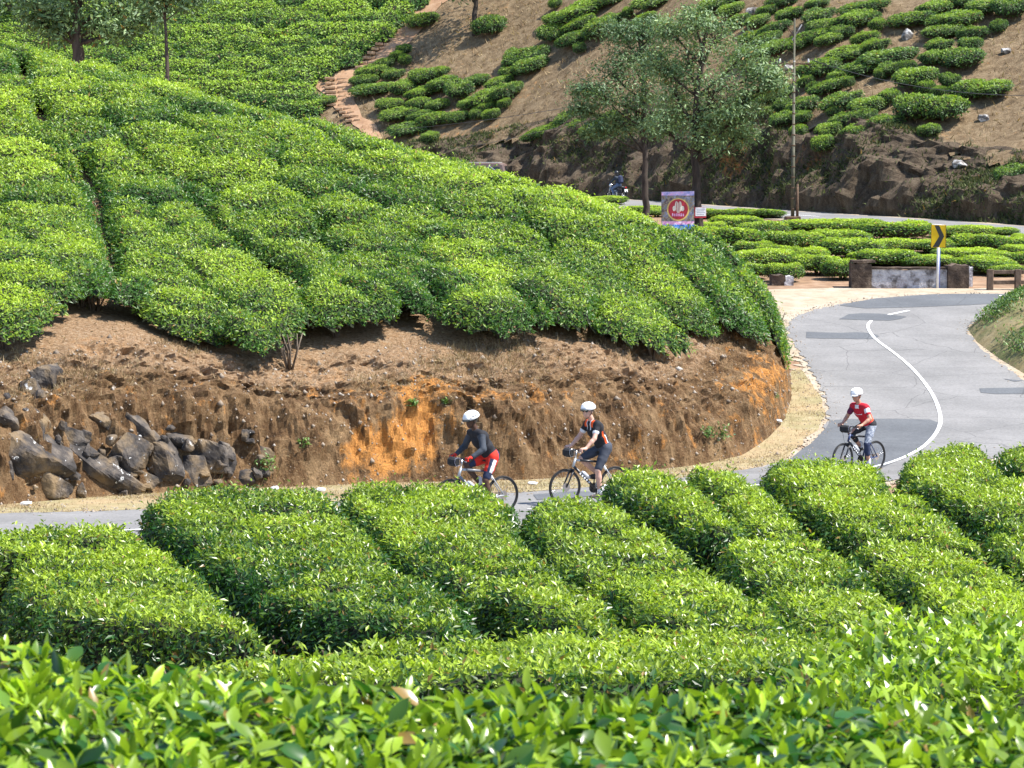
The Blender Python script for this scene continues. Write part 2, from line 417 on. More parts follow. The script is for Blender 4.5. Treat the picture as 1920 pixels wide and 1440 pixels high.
# bank: brown earth with orange clay where it has slipped
def bank_mat(name,dark,brown,pale,orange,top=(.36,.26,.16)):
    m=mat(name,rough=.95,spec=.15); g=NG(m); p=g.pos(); s=g.mapping(p,(1,1,.5))
    c=g.ramp(g.noise(s,2.1,7,.7),[(.3,dark),(.47,brown),(.66,pale)])
    c=g.mix(g.ramp(g.noise(p,9,5,.75),[(.52,(0,0,0)),(.66,(.75,.75,.75))]),c,pale)
    o=g.math('ADD',g.attr('orange'),g.math('MULTIPLY',g.math('SUBTRACT',g.noise(s,2.6,6,.7),.5),1.9),True)
    c=g.mix(g.ramp(o,[(.38,(0,0,0)),(.62,(1,1,1))]),c,g.mix(g.noise(p,7,5,.7),orange,tuple(x*1.45 for x in orange)))
    c=g.mix(g.ramp(g.noise(p,26,4,.8),[(.6,(0,0,0)),(.72,(.5,.5,.5))]),c,(.42,.36,.28)); c=g.mix(1.,c,g.ramp(g.noise(p,38,5,.9),[(.36,(.55,.53,.5)),(.62,(1.25,1.25,1.25))]),'MULTIPLY')
    tp=g.math('ADD',g.attr('litter'),g.math('MULTIPLY',g.math('SUBTRACT',g.noise(p,1.7,5,.7),.5),1.2),True)
    c=g.mix(g.ramp(tp,[(.4,(0,0,0)),(.65,(.8,.8,.8))]),c,g.ramp(g.noise(p,12,6,.8),[(.32,(.13,.08,.045)),(.5,(.35,.22,.12)),(.68,(.50,.39,.27))]))
    vc=g.n('ShaderNodeTexVoronoi'); vc.inputs['Scale'].default_value=7; g.L(p,vc.inputs['Vector'])
    c=g.mix(g.ramp(g.math('ADD',vc.outputs['Distance'],g.math('MULTIPLY',g.noise(p,5,3),.5)),[(.28,(.75,.75,.75)),(.45,(0,0,0))]),c,tuple(x*.9 for x in dark))
    g.col(c); h=g.math('ADD',g.noise(s,5,6,.7),g.math('MULTIPLY',g.noise(p,24,5,.8),.5)); g.bump(h,1.,.12); return m
M['bank']=bank_mat('bank_earth',(.040,.024,.014),(.150,.085,.040),(.32,.21,.11),(.46,.21,.058))
M['farbank']=bank_mat('far_bank_earth',(.035,.026,.018),(.085,.062,.042),(.16,.125,.085),(.26,.115,.04))
M['farhill']=bank_mat('far_hillside_earth',(.085,.058,.032),(.190,.132,.074),(.30,.225,.135),(.38,.20,.08))

_zh0,_zf0=zhill,zfar
def zhill(x,y): return _zh0(x,y)+.07*noise3(np.asarray(x)/1.3,np.asarray(y)/1.3,0,3)*(sdist(x,y,hill_poly)>1)
def zfar(x,y):
    d=sdist(x,y,far_poly); return _zf0(x,y)+.45*noise3(np.asarray(x)/4,np.asarray(y)/4,2,4)*np.clip((d-1.5)/3,0,1)
def axis(*segs):
    o=[]
    for a,b,st in segs: o+=list(np.arange(a,b,st))
    return np.array(o+[segs[-1][1]])
grid_mesh('ground',axis((-900,-60,40),(-60,60,1.2),(60,900,40)),axis((-60,0,6),(0,62,.8),(62,170,1.5),(170,1000,30)),
    lambda x,y:zlow(x,y)-.012,mats=M['soil'],kind='structure')
grid_mesh('hill_ground',np.arange(-60,14,.4),np.arange(38,98,.4),lambda x,y:zhill(x,y)-.05*(sdist(x,y,hill_poly)<3.7),lambda x,y:sdist(x,y,hill_poly)>3.0,M['bank'],
    {'orange':lambda x,y:.22+.2*noise3(x/3,y/3,1,2),'litter':lambda x,y:x*0+.9},kind='structure')
grid_mesh('far_hillside',axis((-140,-45,2.5),(-45,52,.5),(52,160,3)),axis((60,108,.8),(108,215,.5),(215,420,6)),
    lambda x,y:zfar(x,y)+.12*noise3(x/1.1,y/1.1,4,3),lambda x,y:sdist(x,y,far_poly)>3.4,M['farhill'],
    {'orange':lambda x,y:.16+.35*noise3(x/5,y/5,1,3)},kind='structure')
def bank_strip(name,toe,zf,tmax,ds,dt,disp,m,orange,litter=9.):
    t2=resample(toe,ds); tg=np.gradient(t2,axis=0); tg/=np.linalg.norm(tg,axis=1)[:,None]+1e-9
    nrm=np.stack([-tg[:,1],tg[:,0]],-1)
    k=np.hanning(21);k/=k.sum()
    nrm=np.stack([np.convolve(np.pad(nrm[:,i],10,mode='edge'),k,'valid') for i in (0,1)],-1); nrm/=np.linalg.norm(nrm,axis=1)[:,None]
    ts=np.arange(-.25,tmax+dt,dt)
    XY=t2[:,None,:]+nrm[:,None,:]*ts[None,:,None]; X,Y=XY[...,0],XY[...,1]
    Z=zf(X,Y)-.02*(ts<0)[None,:]
    D=disp(X,Y,Z)*np.clip(ts/.3,0,1)[None,:]*np.clip((tmax-ts)/.8,0,1)[None,:]
    X2=X-nrm[:,None,0]*D*.85; Y2=Y-nrm[:,None,1]*D*.85; Z2=Z+D*.45
    n,mq=X.shape; idx=np.arange(n*mq).reshape(n,mq)
    q=np.stack([idx[:-1,:-1],idx[1:,:-1],idx[1:,1:],idx[:-1,1:]],-1).reshape(-1,4)
    return link(name,npmesh(name,np.stack([X2,Y2,Z2],-1).reshape(-1,3),None,q,smooth=np.zeros(len(q),bool),attrs={'orange':orange(X,Y,Z).ravel(),'litter':np.broadcast_to(np.clip((ts-litter)/1.0,0,1)[None,:],X.shape).ravel()}),None,m,kind='structure')
def orange_near(X,Y,Z):
    u,v,_=proj(np.stack([X,Y,Z],-1)); g=lambda cu,cv,su,sv,a:a*np.exp(-((u-cu)/su)**2-((v-cv)/sv)**2)
    o=.22+g(775,800,60,95,.45)+g(690,850,60,55,.4)+g(600,700,60,30,.3)+g(180,620,90,50,.35)+g(850,730,60,30,.25)+g(1420,720,50,60,.35)+g(1000,740,90,40,.12)+g(310,810,60,30,.15)-g(1080,800,90,70,.1)-g(480,820,110,60,.15)
    return o
def disp_near(X,Y,Z):
    a=.42*noise3(X/1.0,Y/1.0,Z/2.6,4,.6)+.26*(1-np.abs(noise3(X/.45,Y/.45,Z/2.2,3)))**2-.14+.13*noise3(X/.15,Y/.15,Z/.2,3,.7)
    u,v,_=proj(np.stack([X,Y,Z],-1)); return a+.4*noise3(X/.6,Y/.6,Z/.5,3)*np.clip((520-u)/200,0,1)
bank_strip('cut_bank',toe[toe[:,0]>-16],zhill,3.6,.06,.055,disp_near,M['bank'],orange_near,1.15)
def disp_far(X,Y,Z): return 1.9*noise3(X/3.5,Y/3.5,Z/7,4,.6)+.9*(1-np.abs(noise3(X/1.6,Y/1.6,Z/3,3)))**2+.35*noise3(X/.6,Y/.6,Z/.6,3)-.35
def orange_far(X,Y,Z):
    u,v,_=proj(np.stack([X,Y,Z],-1)); g=lambda cu,cv,su,sv,a:a*np.exp(-((u-cu)/su)**2-((v-cv)/sv)**2)
    return .02+g(1375,300,28,45,.6)+g(1210,330,30,30,.2)+g(1520,300,40,30,.4)
ft=ftoe[::-1]; ft=ft[(ft[:,0]>-30)&(ft[:,0]<45)]
bank_strip('far_cut_bank',ft,zfar,5.2,.22,.2,disp_far,M['farbank'],orange_far)

# roads
pairs=[((-1400,995),(-1500,1090)),((-700,980),(-750,1060)),((-300,971),(-300,1045)),((0,965),(0,1035)),((300,957),(300,1027)),((600,944),(620,1010)),((800,934),(830,1000)),((980,926),(1020,990)),((1200,908),(1240,966)),((1350,888),(1420,940)),((1490,862),(1640,908)),((1530,828),(1780,880)),((1552,795),(1900,850)),((1552,760),(1985,800)),((1536,722),(1975,755)),((1512,683),(1925,716)),((1488,645),(1868,678)),((1474,618),(1815,632)),((1482,600),(1812,612)),((1520,583),(1835,600)),((1580,570),(1870,590)),((1650,560),(1920,578)),((1750,552),(2000,566)),((1920,552),(2300,566)),((2500,552),(2600,566))]
L=chaikin(lows([a for a,b in pairs]),2,False); R=chaikin(lows([b for a,b in pairs]),2,False)
def ribbon(name,L,R,off,m,nw=7,jit=0,**kw):
    n=len(L); t=np.linspace(0,1,nw)
    j=np.zeros((n,nw)); j[:,0]=jit*noise3(np.arange(n)*.7,0,3,3); j[:,-1]=jit*noise3(np.arange(n)*.7,5,3,3)
    XY=L[:,None,:2]*(1-t[None,:,None])+R[:,None,:2]*t[None,:,None]
    d=(R-L)[:,:2]; d/=np.linalg.norm(d,axis=1)[:,None]; XY=XY+d[:,None,:]*j[...,None]
    Z=zlow(XY[...,0],XY[...,1])+off; idx=np.arange(n*nw).reshape(n,nw)
    q=np.stack([idx[:-1,:-1],idx[:-1,1:],idx[1:,1:],idx[1:,:-1]],-1).reshape(-1,4)
    me=npmesh(name,np.concatenate([XY,Z[...,None]],-1).reshape(-1,3),None,q,smooth=True)
    if me.polygons[0].normal.z<0: me.flip_normals()
    return link(name,me,None,m,kind='structure')
# dusty shoulder round the road, then the asphalt on it
L2=resample(L,.35); R2=resample(R,n=len(L2))
# re-pair evenly
def densify(A,B,k=6):
    o=[];p=[]
    for i in range(len(A)-1):
        for t in np.linspace(0,1,k,endpoint=False): o.append(A[i]*(1-t)+A[i+1]*t); p.append(B[i]*(1-t)+B[i+1]*t)
    return np.array(o+[A[-1]]),np.array(p+[B[-1]])
Ld,Rd=densify(L,R,5)
dd_=(Rd-Ld); dd_/=np.linalg.norm(dd_[:,:2],axis=1)[:,None]
ribbon('dusty_shoulder',Ld-dd_*.35,Rd+dd_*.5,.006,M['dust'],9,.5)
ribbon('road',Ld,Rd,.022,M['asphalt'],9,.16)
def sheet(name,px,off,m,res=.4,wob=.0,**kw):
    w=lows(px); 
    if wob: w=wobble(np.vstack([w,w[:1]]),wob,1.3,3)[:-1]
    return drape(name,w,res,zlow,off,m,kind='structure',**kw)
sheet('dirt_turnout',[(1380,600),(1400,560),(1440,543),(1560,541),(1750,541),(1920,541),(2200,541),(2200,556),(1920,556),(1750,556),(1640,564),(1560,578),(1500,592),(1486,620),(1500,660),(1440,690),(1390,650)],.011,M['dust'],.5,.15)
sheet('verge',[(-700,996),(-700,960),(0,945),(300,922),(600,910),(980,900),(1200,880),(1390,856),(1440,822),(1470,785),(1485,745),(1478,700),(1500,690),(1535,735),(1545,770),(1535,805),(1470,862),(1350,890),(1200,906),(980,924),(600,943),(300,955),(0,965)],.014,M['straw'],.3,.12)
# asphalt repair patches and painted lines
patches=[[(1478,864),(1530,826),(1552,800),(1556,789),(1640,787),(1757,789),(1764,806),(1742,834),(1690,862),(1600,893),(1490,915),(1380,925)],
 [(1511,624),(1570,626),(1627,624),(1652,632),(1640,638),(1560,636),(1512,637)],[(1574,600),(1594,589),(1640,589),(1702,595),(1680,603),(1620,602)],
 [(1836,730),(1960,728),(1960,740),(1840,741)],[(1572,574),(1640,561),(1750,553),(1850,552),(1990,557),(1960,566),(1800,574),(1700,578),(1620,580)],
 [(1000,930),(1100,922),(1120,932),(1010,942)],[(1880,712),(1930,716),(1922,719),(1882,716)]]
for p in patches: sheet('asphalt_patch',p,.030,M['asphalt_dark'],.5,.04)
def stripe(name,px,wd,off=.036,zf=zlow,pts=None,m=None):
    c=chaikin(lows(px) if pts is None else pts,3,False); c=resample(c,.3); t=np.gradient(c[:,:2],axis=0); t/=np.linalg.norm(t,axis=1)[:,None]; n=np.stack([-t[:,1],t[:,0]],-1)
    e=wd/2*(1+.12*noise3(c[:,0]*5,c[:,1]*5,0,2)); A=c.copy();B=c.copy(); A[:,:2]+=n*e[:,None]; B[:,:2]-=n*e[:,None]
    return ribbon(name,A,B,off,m or M['paint'],2)
stripe('centre_line',[(-900,1040),(-300,1018),(0,1007),(285,996),(600,981),(965,961)],.13)
stripe('centre_line',[(990,958),(1100,950),(1300,929),(1500,901),(1620,882),(1678,867),(1715,851),(1742,832),(1760,808),(1765,788),(1758,760),(1745,735),(1725,708),(1700,682),(1668,657),(1642,639),(1629,622),(1626,611),(1634,603)],.09)
stripe('centre_line',[(1666,592),(1685,588),(1704,584)],.12)
stripe('centre_line',[(1872,556),(1900,556)],.14)
# upper road
ur=resample(ftoe[(ftoe[:,1]<200)],1.5); tg=np.gradient(ur,axis=0); tg/=np.linalg.norm(tg,axis=1)[:,None]; nn=np.stack([-tg[:,1],tg[:,0]],-1)*1.
UL=np.c_[ur+nn*-.4,ur[:,0]*0]; UR=np.c_[ur+nn*7.2,ur[:,0]*0]
ribbon('upper_road_shoulder',UL,UR,.006,M['dust'],5,.3)
ribbon('upper_road',np.c_[ur+nn*.9,ur[:,0]*0],np.c_[ur+nn*6.3,ur[:,0]*0],.022,M['asphalt'],5,.1)
uc=ur+nn*3.6
for i0 in range(0,len(uc)-3,6):
    if uc[i0,1]<150 and uc[i0,1]>95: stripe('upper_road_dash',None,.15,pts=np.c_[uc[i0:i0+3],uc[i0:i0+3,0]*0])
# stepped footpath on the far hill
path_px=[(592,150),(620,140),(655,130),(700,106),(730,78),(752,50),(770,25),(800,-10),(850,-10),(815,22),(792,55),(770,82),(735,105),(700,122),(672,140),(660,165),(668,195),(680,220),(700,236),(720,262),(690,262),(655,228),(628,205),(602,178),(590,165)]
pw=np.array([onfar(u,v) for u,v in path_px])
M['clay']=sheet_mat('orange_clay',[(.3,(.23,.125,.065)),(.5,(.35,.21,.12)),(.7,(.44,.30,.19))],1.2,[(.3,(.25,.14,.08)),(.7,(.42,.27,.17))],.6,.6,bd=.04)
def zfm(x,y): return zfar(x,y)+.12*noise3(x/1.1,y/1.1,4,3)
drape('footpath',wobble(np.vstack([pw,pw[:1]]),.25,.6)[:-1],.5,zfm,.07,M['clay'],kind='structure')
M['stepstone']=noisy('step_stone',[(.3,(.28,.15,.08)),(.7,(.48,.34,.21))],5,rough=.9)
st=empty('stone_steps',tuple(onfar(640,190)),label='flight of rough stone steps climbing the orange footpath between the tea bushes',cat='steps')
b0=V(st.location)
def flight(px):
    for i,(u,v,wpx) in enumerate(px):
        p=onfar(u,v); s_=F/np.linalg.norm(p-np.array([0,0,CZ])); wd=wpx/s_
        mb=MB(); n=2; x=-wd/2
        for k in range(n):
            ww=wd/n*(.9+.2*random.random()); mb.box((x+ww/2,random.uniform(-.08,.08),.0+random.uniform(-.04,.04)),(ww*random.uniform(.8,.98),.34,.20),Euler((0,random.uniform(-.04,.04),random.uniform(-.1,.1))),bev=.03); x+=ww
        o=mb.build('step',M['stepstone'],st); o.location=V(p)-b0+V((0,0,.1))
flight([(632,150+i*8.2-(i*0.0),50-i*1.2) for i in range(7)]+[(645+i*6,207+i*7,32) for i in range(4)])
flight([(682+i*7.5,128-i*8.5,32) for i in range(9)]+[(752+i*7,38-i*9,34) for i in range(4)])
# mound on the right of the bend
mpx=[(1812,617),(1830,600),(1870,583),(1930,570),(2100,562),(2300,620),(2100,740),(1985,732),(1925,705),(1870,672),(1830,642)]
mpoly=lows(mpx)[:,:2]
def zmound(x,y):
    s=sdist(x,y,mpoly); return zlow(x,y)+np.clip(s,0,None)*.0+1.5*(1-np.exp(-np.clip(s,0,9)/1.6))+.1*noise3(np.asarray(x)/.5,np.asarray(y)/.5,0,3)*np.clip(s,0,1)-.05
drape('verge_mound',mpoly,.35,zmound,.03,sheet_mat('mound_soil',[(.3,(.16,.12,.05)),(.5,(.27,.21,.10)),(.7,(.36,.29,.16))],2.,[(.3,(.08,.11,.03)),(.7,(.16,.17,.06))],.9,.8,bd=.05,fine=14),kind='structure')
# ------------------------------------------------------------------ leaves
def unit(a): return a/(np.linalg.norm(a,axis=-1,keepdims=True)+1e-9)
def leaf_geo(Pn,N,L,W,age,lod=2,elev=(.1,.9),rg=None,down=None):
    """returns verts, tris, age; one leaf per point. lod 2: folded rhombus (2 tris); 4: four tris; 12: curved blade"""
    rg=rg or rng; n=len(Pn); L=np.broadcast_to(L,(n,)); W=np.broadcast_to(W,(n,))
    t=unit(rg.normal(size=(n,3))); t=unit(t-N*(t*N).sum(-1,keepdims=True))
    e=rg.uniform(elev[0],elev[1],n)[:,None]
    d=unit(t*np.cos(e)+N*np.sin(e))
    if down is not None: d=unit(d+np.array([0,0,-1.])*down[:,None])
    s=unit(np.cross(d,N+.35*rg.normal(size=(n,3)))); up=np.cross(s,d)
    L=L[:,None]; W=W[:,None]
    if lod==2:
        v=np.stack([Pn,Pn+d*L*.48+s*W*.5+up*W*.16,Pn+d*L,Pn+d*L*.48-s*W*.5+up*W*.16],1)
        tr=np.array([[0,1,2],[0,2,3]])
    elif lod==4:
        v=np.stack([Pn,Pn+d*L*.4+s*W*.5+up*W*.15,Pn+d*L*.98-up*L*.12,Pn+d*L*.4-s*W*.5+up*W*.15,Pn+d*L*.5+up*L*.03],1)
        tr=np.array([[0,1,4],[4,1,2],[0,4,3],[4,2,3]])
    else:
        cu=rg.uniform(.05,.3,n)[:,None]
        def pt(a,b): # a along, b across
            wd=W*.5*b; return Pn+d*L*(a-.12*cu*a*a)+s*wd+up*(np.abs(b)*W*.14-L*cu*a*a)
        v=np.stack([pt(0,0),pt(.22,.68),pt(.24,0),pt(.22,-.68),pt(.52,1.),pt(.54,0),pt(.52,-1.),pt(.8,.58),pt(.8,0),pt(.8,-.58),pt(1.,0)],1)
        tr=np.array([[0,2,1],[0,3,2],[1,2,5],[1,5,4],[2,3,6],[2,6,5],[4,5,8],[4,8,7],[5,6,9],[5,9,8],[7,8,10],[8,9,10]])[:,::-1]
    k=v.shape[1]; T=(tr[None]+(np.arange(n)*k)[:,None,None]).reshape(-1,3)
    return v.reshape(-1,3),T,np.repeat(age,k)
def tri_sample(v,q,n,wfun=None,rg=None):
    """n points on a quad mesh by area (weighted); returns points, normals, uv weight"""
    rg=rg or rng; T=np.concatenate([q[:,[0,1,2]],q[:,[0,2,3]]]) if q.shape[1]==4 else q
    a,b,c=v[T[:,0]],v[T[:,1]],v[T[:,2]]; nr=np.cross(b-a,c-a); ar=np.linalg.norm(nr,axis=1)/2; nr=unit(nr)
    wgt=ar*(wfun(nr,(a+b+c)/3) if wfun else 1.); pr=wgt/wgt.sum()
    i=rg.choice(len(T),n,p=pr); r1,r2=rg.random(n),rg.random(n); f=r1+r2>1; r1[f],r2[f]=1-r1[f],1-r2[f]
    p=a[i]+(b[i]-a[i])*r1[:,None]+(c[i]-a[i])*r2[:,None]
    return p,nr[i],wgt.sum()
def bush_mesh(name,verts,quads,dens,L,lod=2,elev=(.15,1.0),toprel=None,view=None,agefn=None,Wr=.42,jit=.05,maxn=60000,shoots=0,rg=None,inset=.05):
    """core mesh + leaves by area; agefn(points,normals)->0..1"""
    rg=rg or rng
    def wf(nr,c):
        wgt=.35+.65*np.clip(nr[:,2]+.75,0,1)
        if view is not None:
            dv=unit(np.array([0,0,CZ])-c); wgt=wgt*np.clip(.06+np.clip((nr*dv).sum(-1)+.3,0,.5)*2,0,1)
        return wgt
    p,n_,area=tri_sample(verts,quads,10,wf,rg); n=int(min(maxn,area*dens)); p,n_,_=tri_sample(verts,quads,max(n,20),wf,rg)
    p=p+n_*rg.uniform(-jit,jit*1.0,len(p))[:,None]; p=p+n_*((rg.random(len(p))<.05)*rg.random(len(p))*.16)[:,None]
    age=agefn(p,n_) if agefn else np.clip(n_[:,2],0,1)
    LL=L*rg.uniform(.6,1.25,len(p)); dn=np.clip(.75-n_[:,2],0,1)*.9*rg.random(len(p))
    Nn=unit(n_*np.array([1,1,1.])+np.array([0,0,.35]))
    V1,T1,A1=leaf_geo(p,Nn,LL*(1+.25*(1-age)),LL*Wr*(1+.15*(1-age)),age,lod,elev,rg,dn)
    # core pulled inwards
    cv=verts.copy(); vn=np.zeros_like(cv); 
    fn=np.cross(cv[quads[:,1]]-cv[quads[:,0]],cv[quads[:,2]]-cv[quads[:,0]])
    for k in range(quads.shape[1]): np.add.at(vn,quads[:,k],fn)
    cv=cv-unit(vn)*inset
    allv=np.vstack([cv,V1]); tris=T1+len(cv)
    if quads.shape[1]==4: q=quads; t=tris; mi=np.r_[np.zeros(len(t)),np.ones(len(q))]; sm=np.r_[np.zeros(len(t),bool),np.ones(len(q),bool)]
    else: q=None; t=np.vstack([tris,quads]); mi=np.r_[np.zeros(len(tris)),np.ones(len(quads))]; sm=mi>0
    return npmesh(name,allv,t,q,smooth=sm,mat_index=mi,attrs={'age':np.r_[np.zeros(len(cv)),A1]})
def hf_bush(distf,x0,x1,y0,y1,zf,H,res=.12,edge=.5,skirt=.3,bump=.06,seed=0,top=None,crease=.0):
    """height-field canopy over the region distf>0; open below the skirt. returns verts, quads"""
    xs=np.arange(x0,x1+res,res); ys=np.arange(y0,y1+res,res); X,Y=np.meshgrid(xs,ys); D=distf(X,Y)
    D=D+.13*noise3(X/.6,Y/.6,seed*3.7,3)
    G=zf(X,Y); Ht=(top(X,Y)-G) if top is not None else H
    pr=np.where(D>=0,skirt+(1-skirt)*np.sqrt(np.clip(1-(1-np.clip(D/edge,0,1))**2,0,1)),skirt+D/res*.25*skirt)
    Z=G+Ht*pr+(bump*noise3(X/.8,Y/.8,seed*1.3,3)+bump*.9*noise3(X/1.7,Y/1.7,seed*.7,2)+.045*noise3(X/.22,Y/.22,seed,2))*(.4+.6*np.clip(D/edge,0,1))
    Z=Z-crease*np.exp(-(noise3(X/1.15,Y/1.15,seed*2.3,2)/.085)**2)*np.clip(D/.3,0,1)
    nx=len(xs); idx=np.arange(X.size).reshape(X.shape)
    q=np.stack([idx[:-1,:-1],idx[:-1,1:],idx[1:,1:],idx[1:,:-1]],-1).reshape(-1,4); Df=D.ravel()
    q=q[(Df[q]>-res*1.3).all(1)&(Df[q]>0).any(1)]
    if len(q)<4: return None
    u,inv=np.unique(q,return_inverse=True); v=np.stack([X,Y,Z],-1).reshape(-1,3)[u]; q=inv.reshape(-1,4)
    # pull border vertices inwards to a real lower hem
    return v,q
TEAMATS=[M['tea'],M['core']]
def stems(o_parent,pts,zf,h,rg,mat_=None,n=5,name='stem'):
    for (x,y) in pts:
        mb=MB(); z=float(zf(x,y))
        for k in range(n):
            a=rg.uniform(0,6.28); r=rg.uniform(.02,.07); R2=rg.uniform(.12,.4); 
            p0=V((x+r*math.cos(a),y+r*math.sin(a),z-.05)); p3=V((x+R2*math.cos(a),y+R2*math.sin(a),z+h)); pm=p0.lerp(p3,.5)+V((rg.uniform(-.06,.06),rg.uniform(-.06,.06),.04))
            mb.tube([p0,pm,p3],[.026,.019,.012],5)
        mb.build(name,mat_ or M['stem'],o_parent)
ORD=['first','second','third','fourth','fifth','sixth','seventh','eighth','ninth','tenth','eleventh','twelfth','thirteenth','fourteenth','fifteenth','sixteenth','seventeenth','eighteenth','nineteenth','twentieth','twenty-first','twenty-second','twenty-third','twenty-fourth','twenty-fifth']

# ------------------------------------------------------------------ left hill: bushes in rows
HB=.74
rowdir=np.array([math.cos(-.20),math.sin(-.20)]); perp=np.array([-rowdir[1],rowdir[0]])
def hill_gap(px): return np.array([onhill(u,v,.75)[:2] for u,v in px])
gaps=[(hill_gap([(150,275),(180,330),(190,400),(205,440)]),.20),(hill_gap([(200,440),(215,500),(190,560)]),.16),(hill_gap([(395,405),(470,455),(500,480)]),.22),(hill_gap([(480,455),(540,490),(545,520)]),.38),(hill_gap([(225,520),(330,560),(500,600)]),.1),
 (hill_gap([(40,95),(45,130)]),.25),(hill_gap([(70,175),(85,210)]),.28),(hill_gap([(225,250),(330,330),(400,400)]),.04),(hill_gap([(640,540),(700,570),(840,600)]),.05),(hill_gap([(800,600),(830,560),(800,520)]),.15),(hill_gap([(980,560),(1010,600)]),.12)]
brink_px=[(-700,700),(-300,690),(0,668),(60,640),(130,570),(200,585),(245,640),(300,650),(470,690),(520,655),(600,640),(700,625),(790,622),(860,640),(930,655),(1000,640),(1100,650),(1200,668),(1290,678),(1370,668),(1430,640),(1452,600)]
brink=np.array([onhill(u,v)[:2] for u,v in brink_px[:-2]]+[P(1432,645,59.0)[:2],P(1440,632,62.5)[:2],P(1415,600,66)[:2]])
bushzone=np.vstack([brink,[P(1300,520,68)[:2],P(1000,400,70)[:2],P(700,330,73)[:2],P(300,220,76)[:2],P(0,140,80)[:2],P(-400,60,84)[:2]]])
seeds=[]
o0=np.array([4.,52.])
for r in range(-16,24):
    for c in range(-22,12):
        jx,jy=rng.uniform(-.45,.45,2)
        p=o0+rowdir*(c*2.12+(r%2)*1.0+jx)+perp*(r*1.82+jy)
        seeds.append((p[0],p[1],r))
S=np.array(seeds); sdz=sdist(S[:,0],S[:,1],bushzone); S=S[sdz>-.35]; 
zz=zhill(S[:,0],S[:,1])+HB; u_,v_,d_=proj(np.c_[S[:,:2],zz]); S=S[(u_>-75)&(u_<1560)]
# rows numbered from the bank
SH=S.copy(); hill_objs=[]
cnt=0
for i,(x,y,r) in enumerate(SH):
    dist2=np.hypot(SH[:,0]-x,SH[:,1]-y); nb=SH[(dist2<4.6)&(dist2>.01)][:,:2]
    rr=rng.uniform(1.15,1.42)
    bk0=float(sdist(x,y,bushzone)); gapw=[(rng.uniform(.0,.4) if bk0<1.5 and float(sdist(a,b,bushzone))<1.5 else rng.choice([-.45,-.35,-.2,-.02,.10,.22])) for a,b in nb[:,:2]]
    def df(X,Y,x=x,y=y,nb=nb,rr=rr,gapw=gapw):
        D=rr-np.hypot(X-x,Y-y)
        for (a,b),gw in zip(nb,gapw):
            ex,ey=a-x,b-y; l=math.hypot(ex,ey); D=np.minimum(D,l/2-.0-gw*.5-((X-x)*ex+(Y-y)*ey)/l)
        for g,wd in gaps:
            if np.hypot(g[:,0]-x,g[:,1]-y).min()<4: D=np.minimum(D,seg_dist(X,Y,g,False)[0]-wd)
        D=np.minimum(D,sdist(X,Y,bushzone)+.45)
        return D
    near_brink = sdist(x,y,bushzone)<1.5
    hh=HB*rng.uniform(.88,1.10)*(1.32 if near_brink else 1)
    r_=hf_bush(df,x-1.6,x+1.6,y-1.6,y+1.6,zhill,hh,.13,.42,.62 if near_brink else .42,.15,i,None,.10)
    if r_ is None: continue
    v,q=r_
    tone=rng.uniform(-.22,.22)
    def ag(p,n,tone=tone,hh=hh): 
        g=p[:,2]-zhill(p[:,0],p[:,1]); return np.clip((n[:,2]-.45)*1.5,0,1)*np.clip((g/hh-.45)*2.2,0,1)*.8+tone*.6
    tn_=tone
    base=np.array([x,y,float(zhill(x,y))])
    me=bush_mesh('tea_bush',v,q,810 if y<58 else 660,.080 if y<58 else .094,2,(.05,.9),view=True,agefn=ag,jit=.07)
    me.transform(Matrix.Translation(-V(base)))
    o=link('tea_bush',me,None,TEAMATS); o.location=base
    hill_objs.append((o,x,y,int(r),near_brink,hh,tone,len(q))); cnt+=1
    if near_brink and y<62:
        k=1 if rng.random()<.5 else 2
        pts=[(rng.uniform(-.35,.35),rng.uniform(-.45,.05)) for _ in range(k)]
        stems(o,pts,lambda a,b,x=x,y=y,z=base[2]:zhill(a+x,b+y)-z,hh*.7,rng,n=8)
def autolabel(items,fmt,cols,bands,group,cat='tea bush'):
    """items: (object,u,v,words) -> a label by look and by what the thing stands beside"""
    g={}
    for o,u,v,wd in items:
        c=next(n for lim,n in cols if u<lim); b=next(n for lim,n in bands if v<lim); g.setdefault(fmt.format(look=wd,band=b,col=c),[]).append((u,v,o))
    for lb,m_ in g.items():
        m_.sort(key=lambda q:q[0]); n=len(m_)
        nm={1:[''],2:['left ','right '],3:['left ','middle ','right ']}.get(n) or (['leftmost ','inner left ']+['central ']*(n-4)+['inner right ','rightmost '])
        for (u,v,o),pre in zip(m_,nm): tag(o,pre+lb,cat,group)
hillcols=[(90,'by the left photo edge'),(200,'left of the dark gap'),(330,'right of the dark gap'),(450,'below the thin trunk'),(580,'above the rightmost rocks'),(720,'below the stone steps'),(850,'above the orange earth'),(960,'above the rider in black'),(1080,'above the front riders'),(1200,'above the middle rider'),(1320,'below the banner'),(9999,'above the bank nose')]
its=[];its2=[]
for h in hill_objs:
    o,x,y,r,nb_,hh,tone,nq=h; u,v,_=proj(np.array([x,y,float(zhill(x,y))+hh])); 
    bk=seg_dist(np.array([x]),np.array([y]),brink,False)[0][0]
    look=('yellowish' if tone>.09 else 'darker' if tone<-.09 else 'mid-green')+(' large' if nq>380 else ' small' if nq<260 else '')
    (its2 if nb_ else its).append((o,u,bk,look))
autolabel(its,'{look} tea bush {band}, {col}',hillcols,[(3.6,'behind the brink row'),(6.2,'low on the left hill'),(9,'halfway up the hill'),(12.5,'high on the hill'),(17,'near the crest'),(999,'at the very crest')],'tea bushes covering the left hill')
autolabel(its2,'{look} tea bush on the bank brink, {col}',hillcols,[(999,'')],'tea bushes covering the left hill')

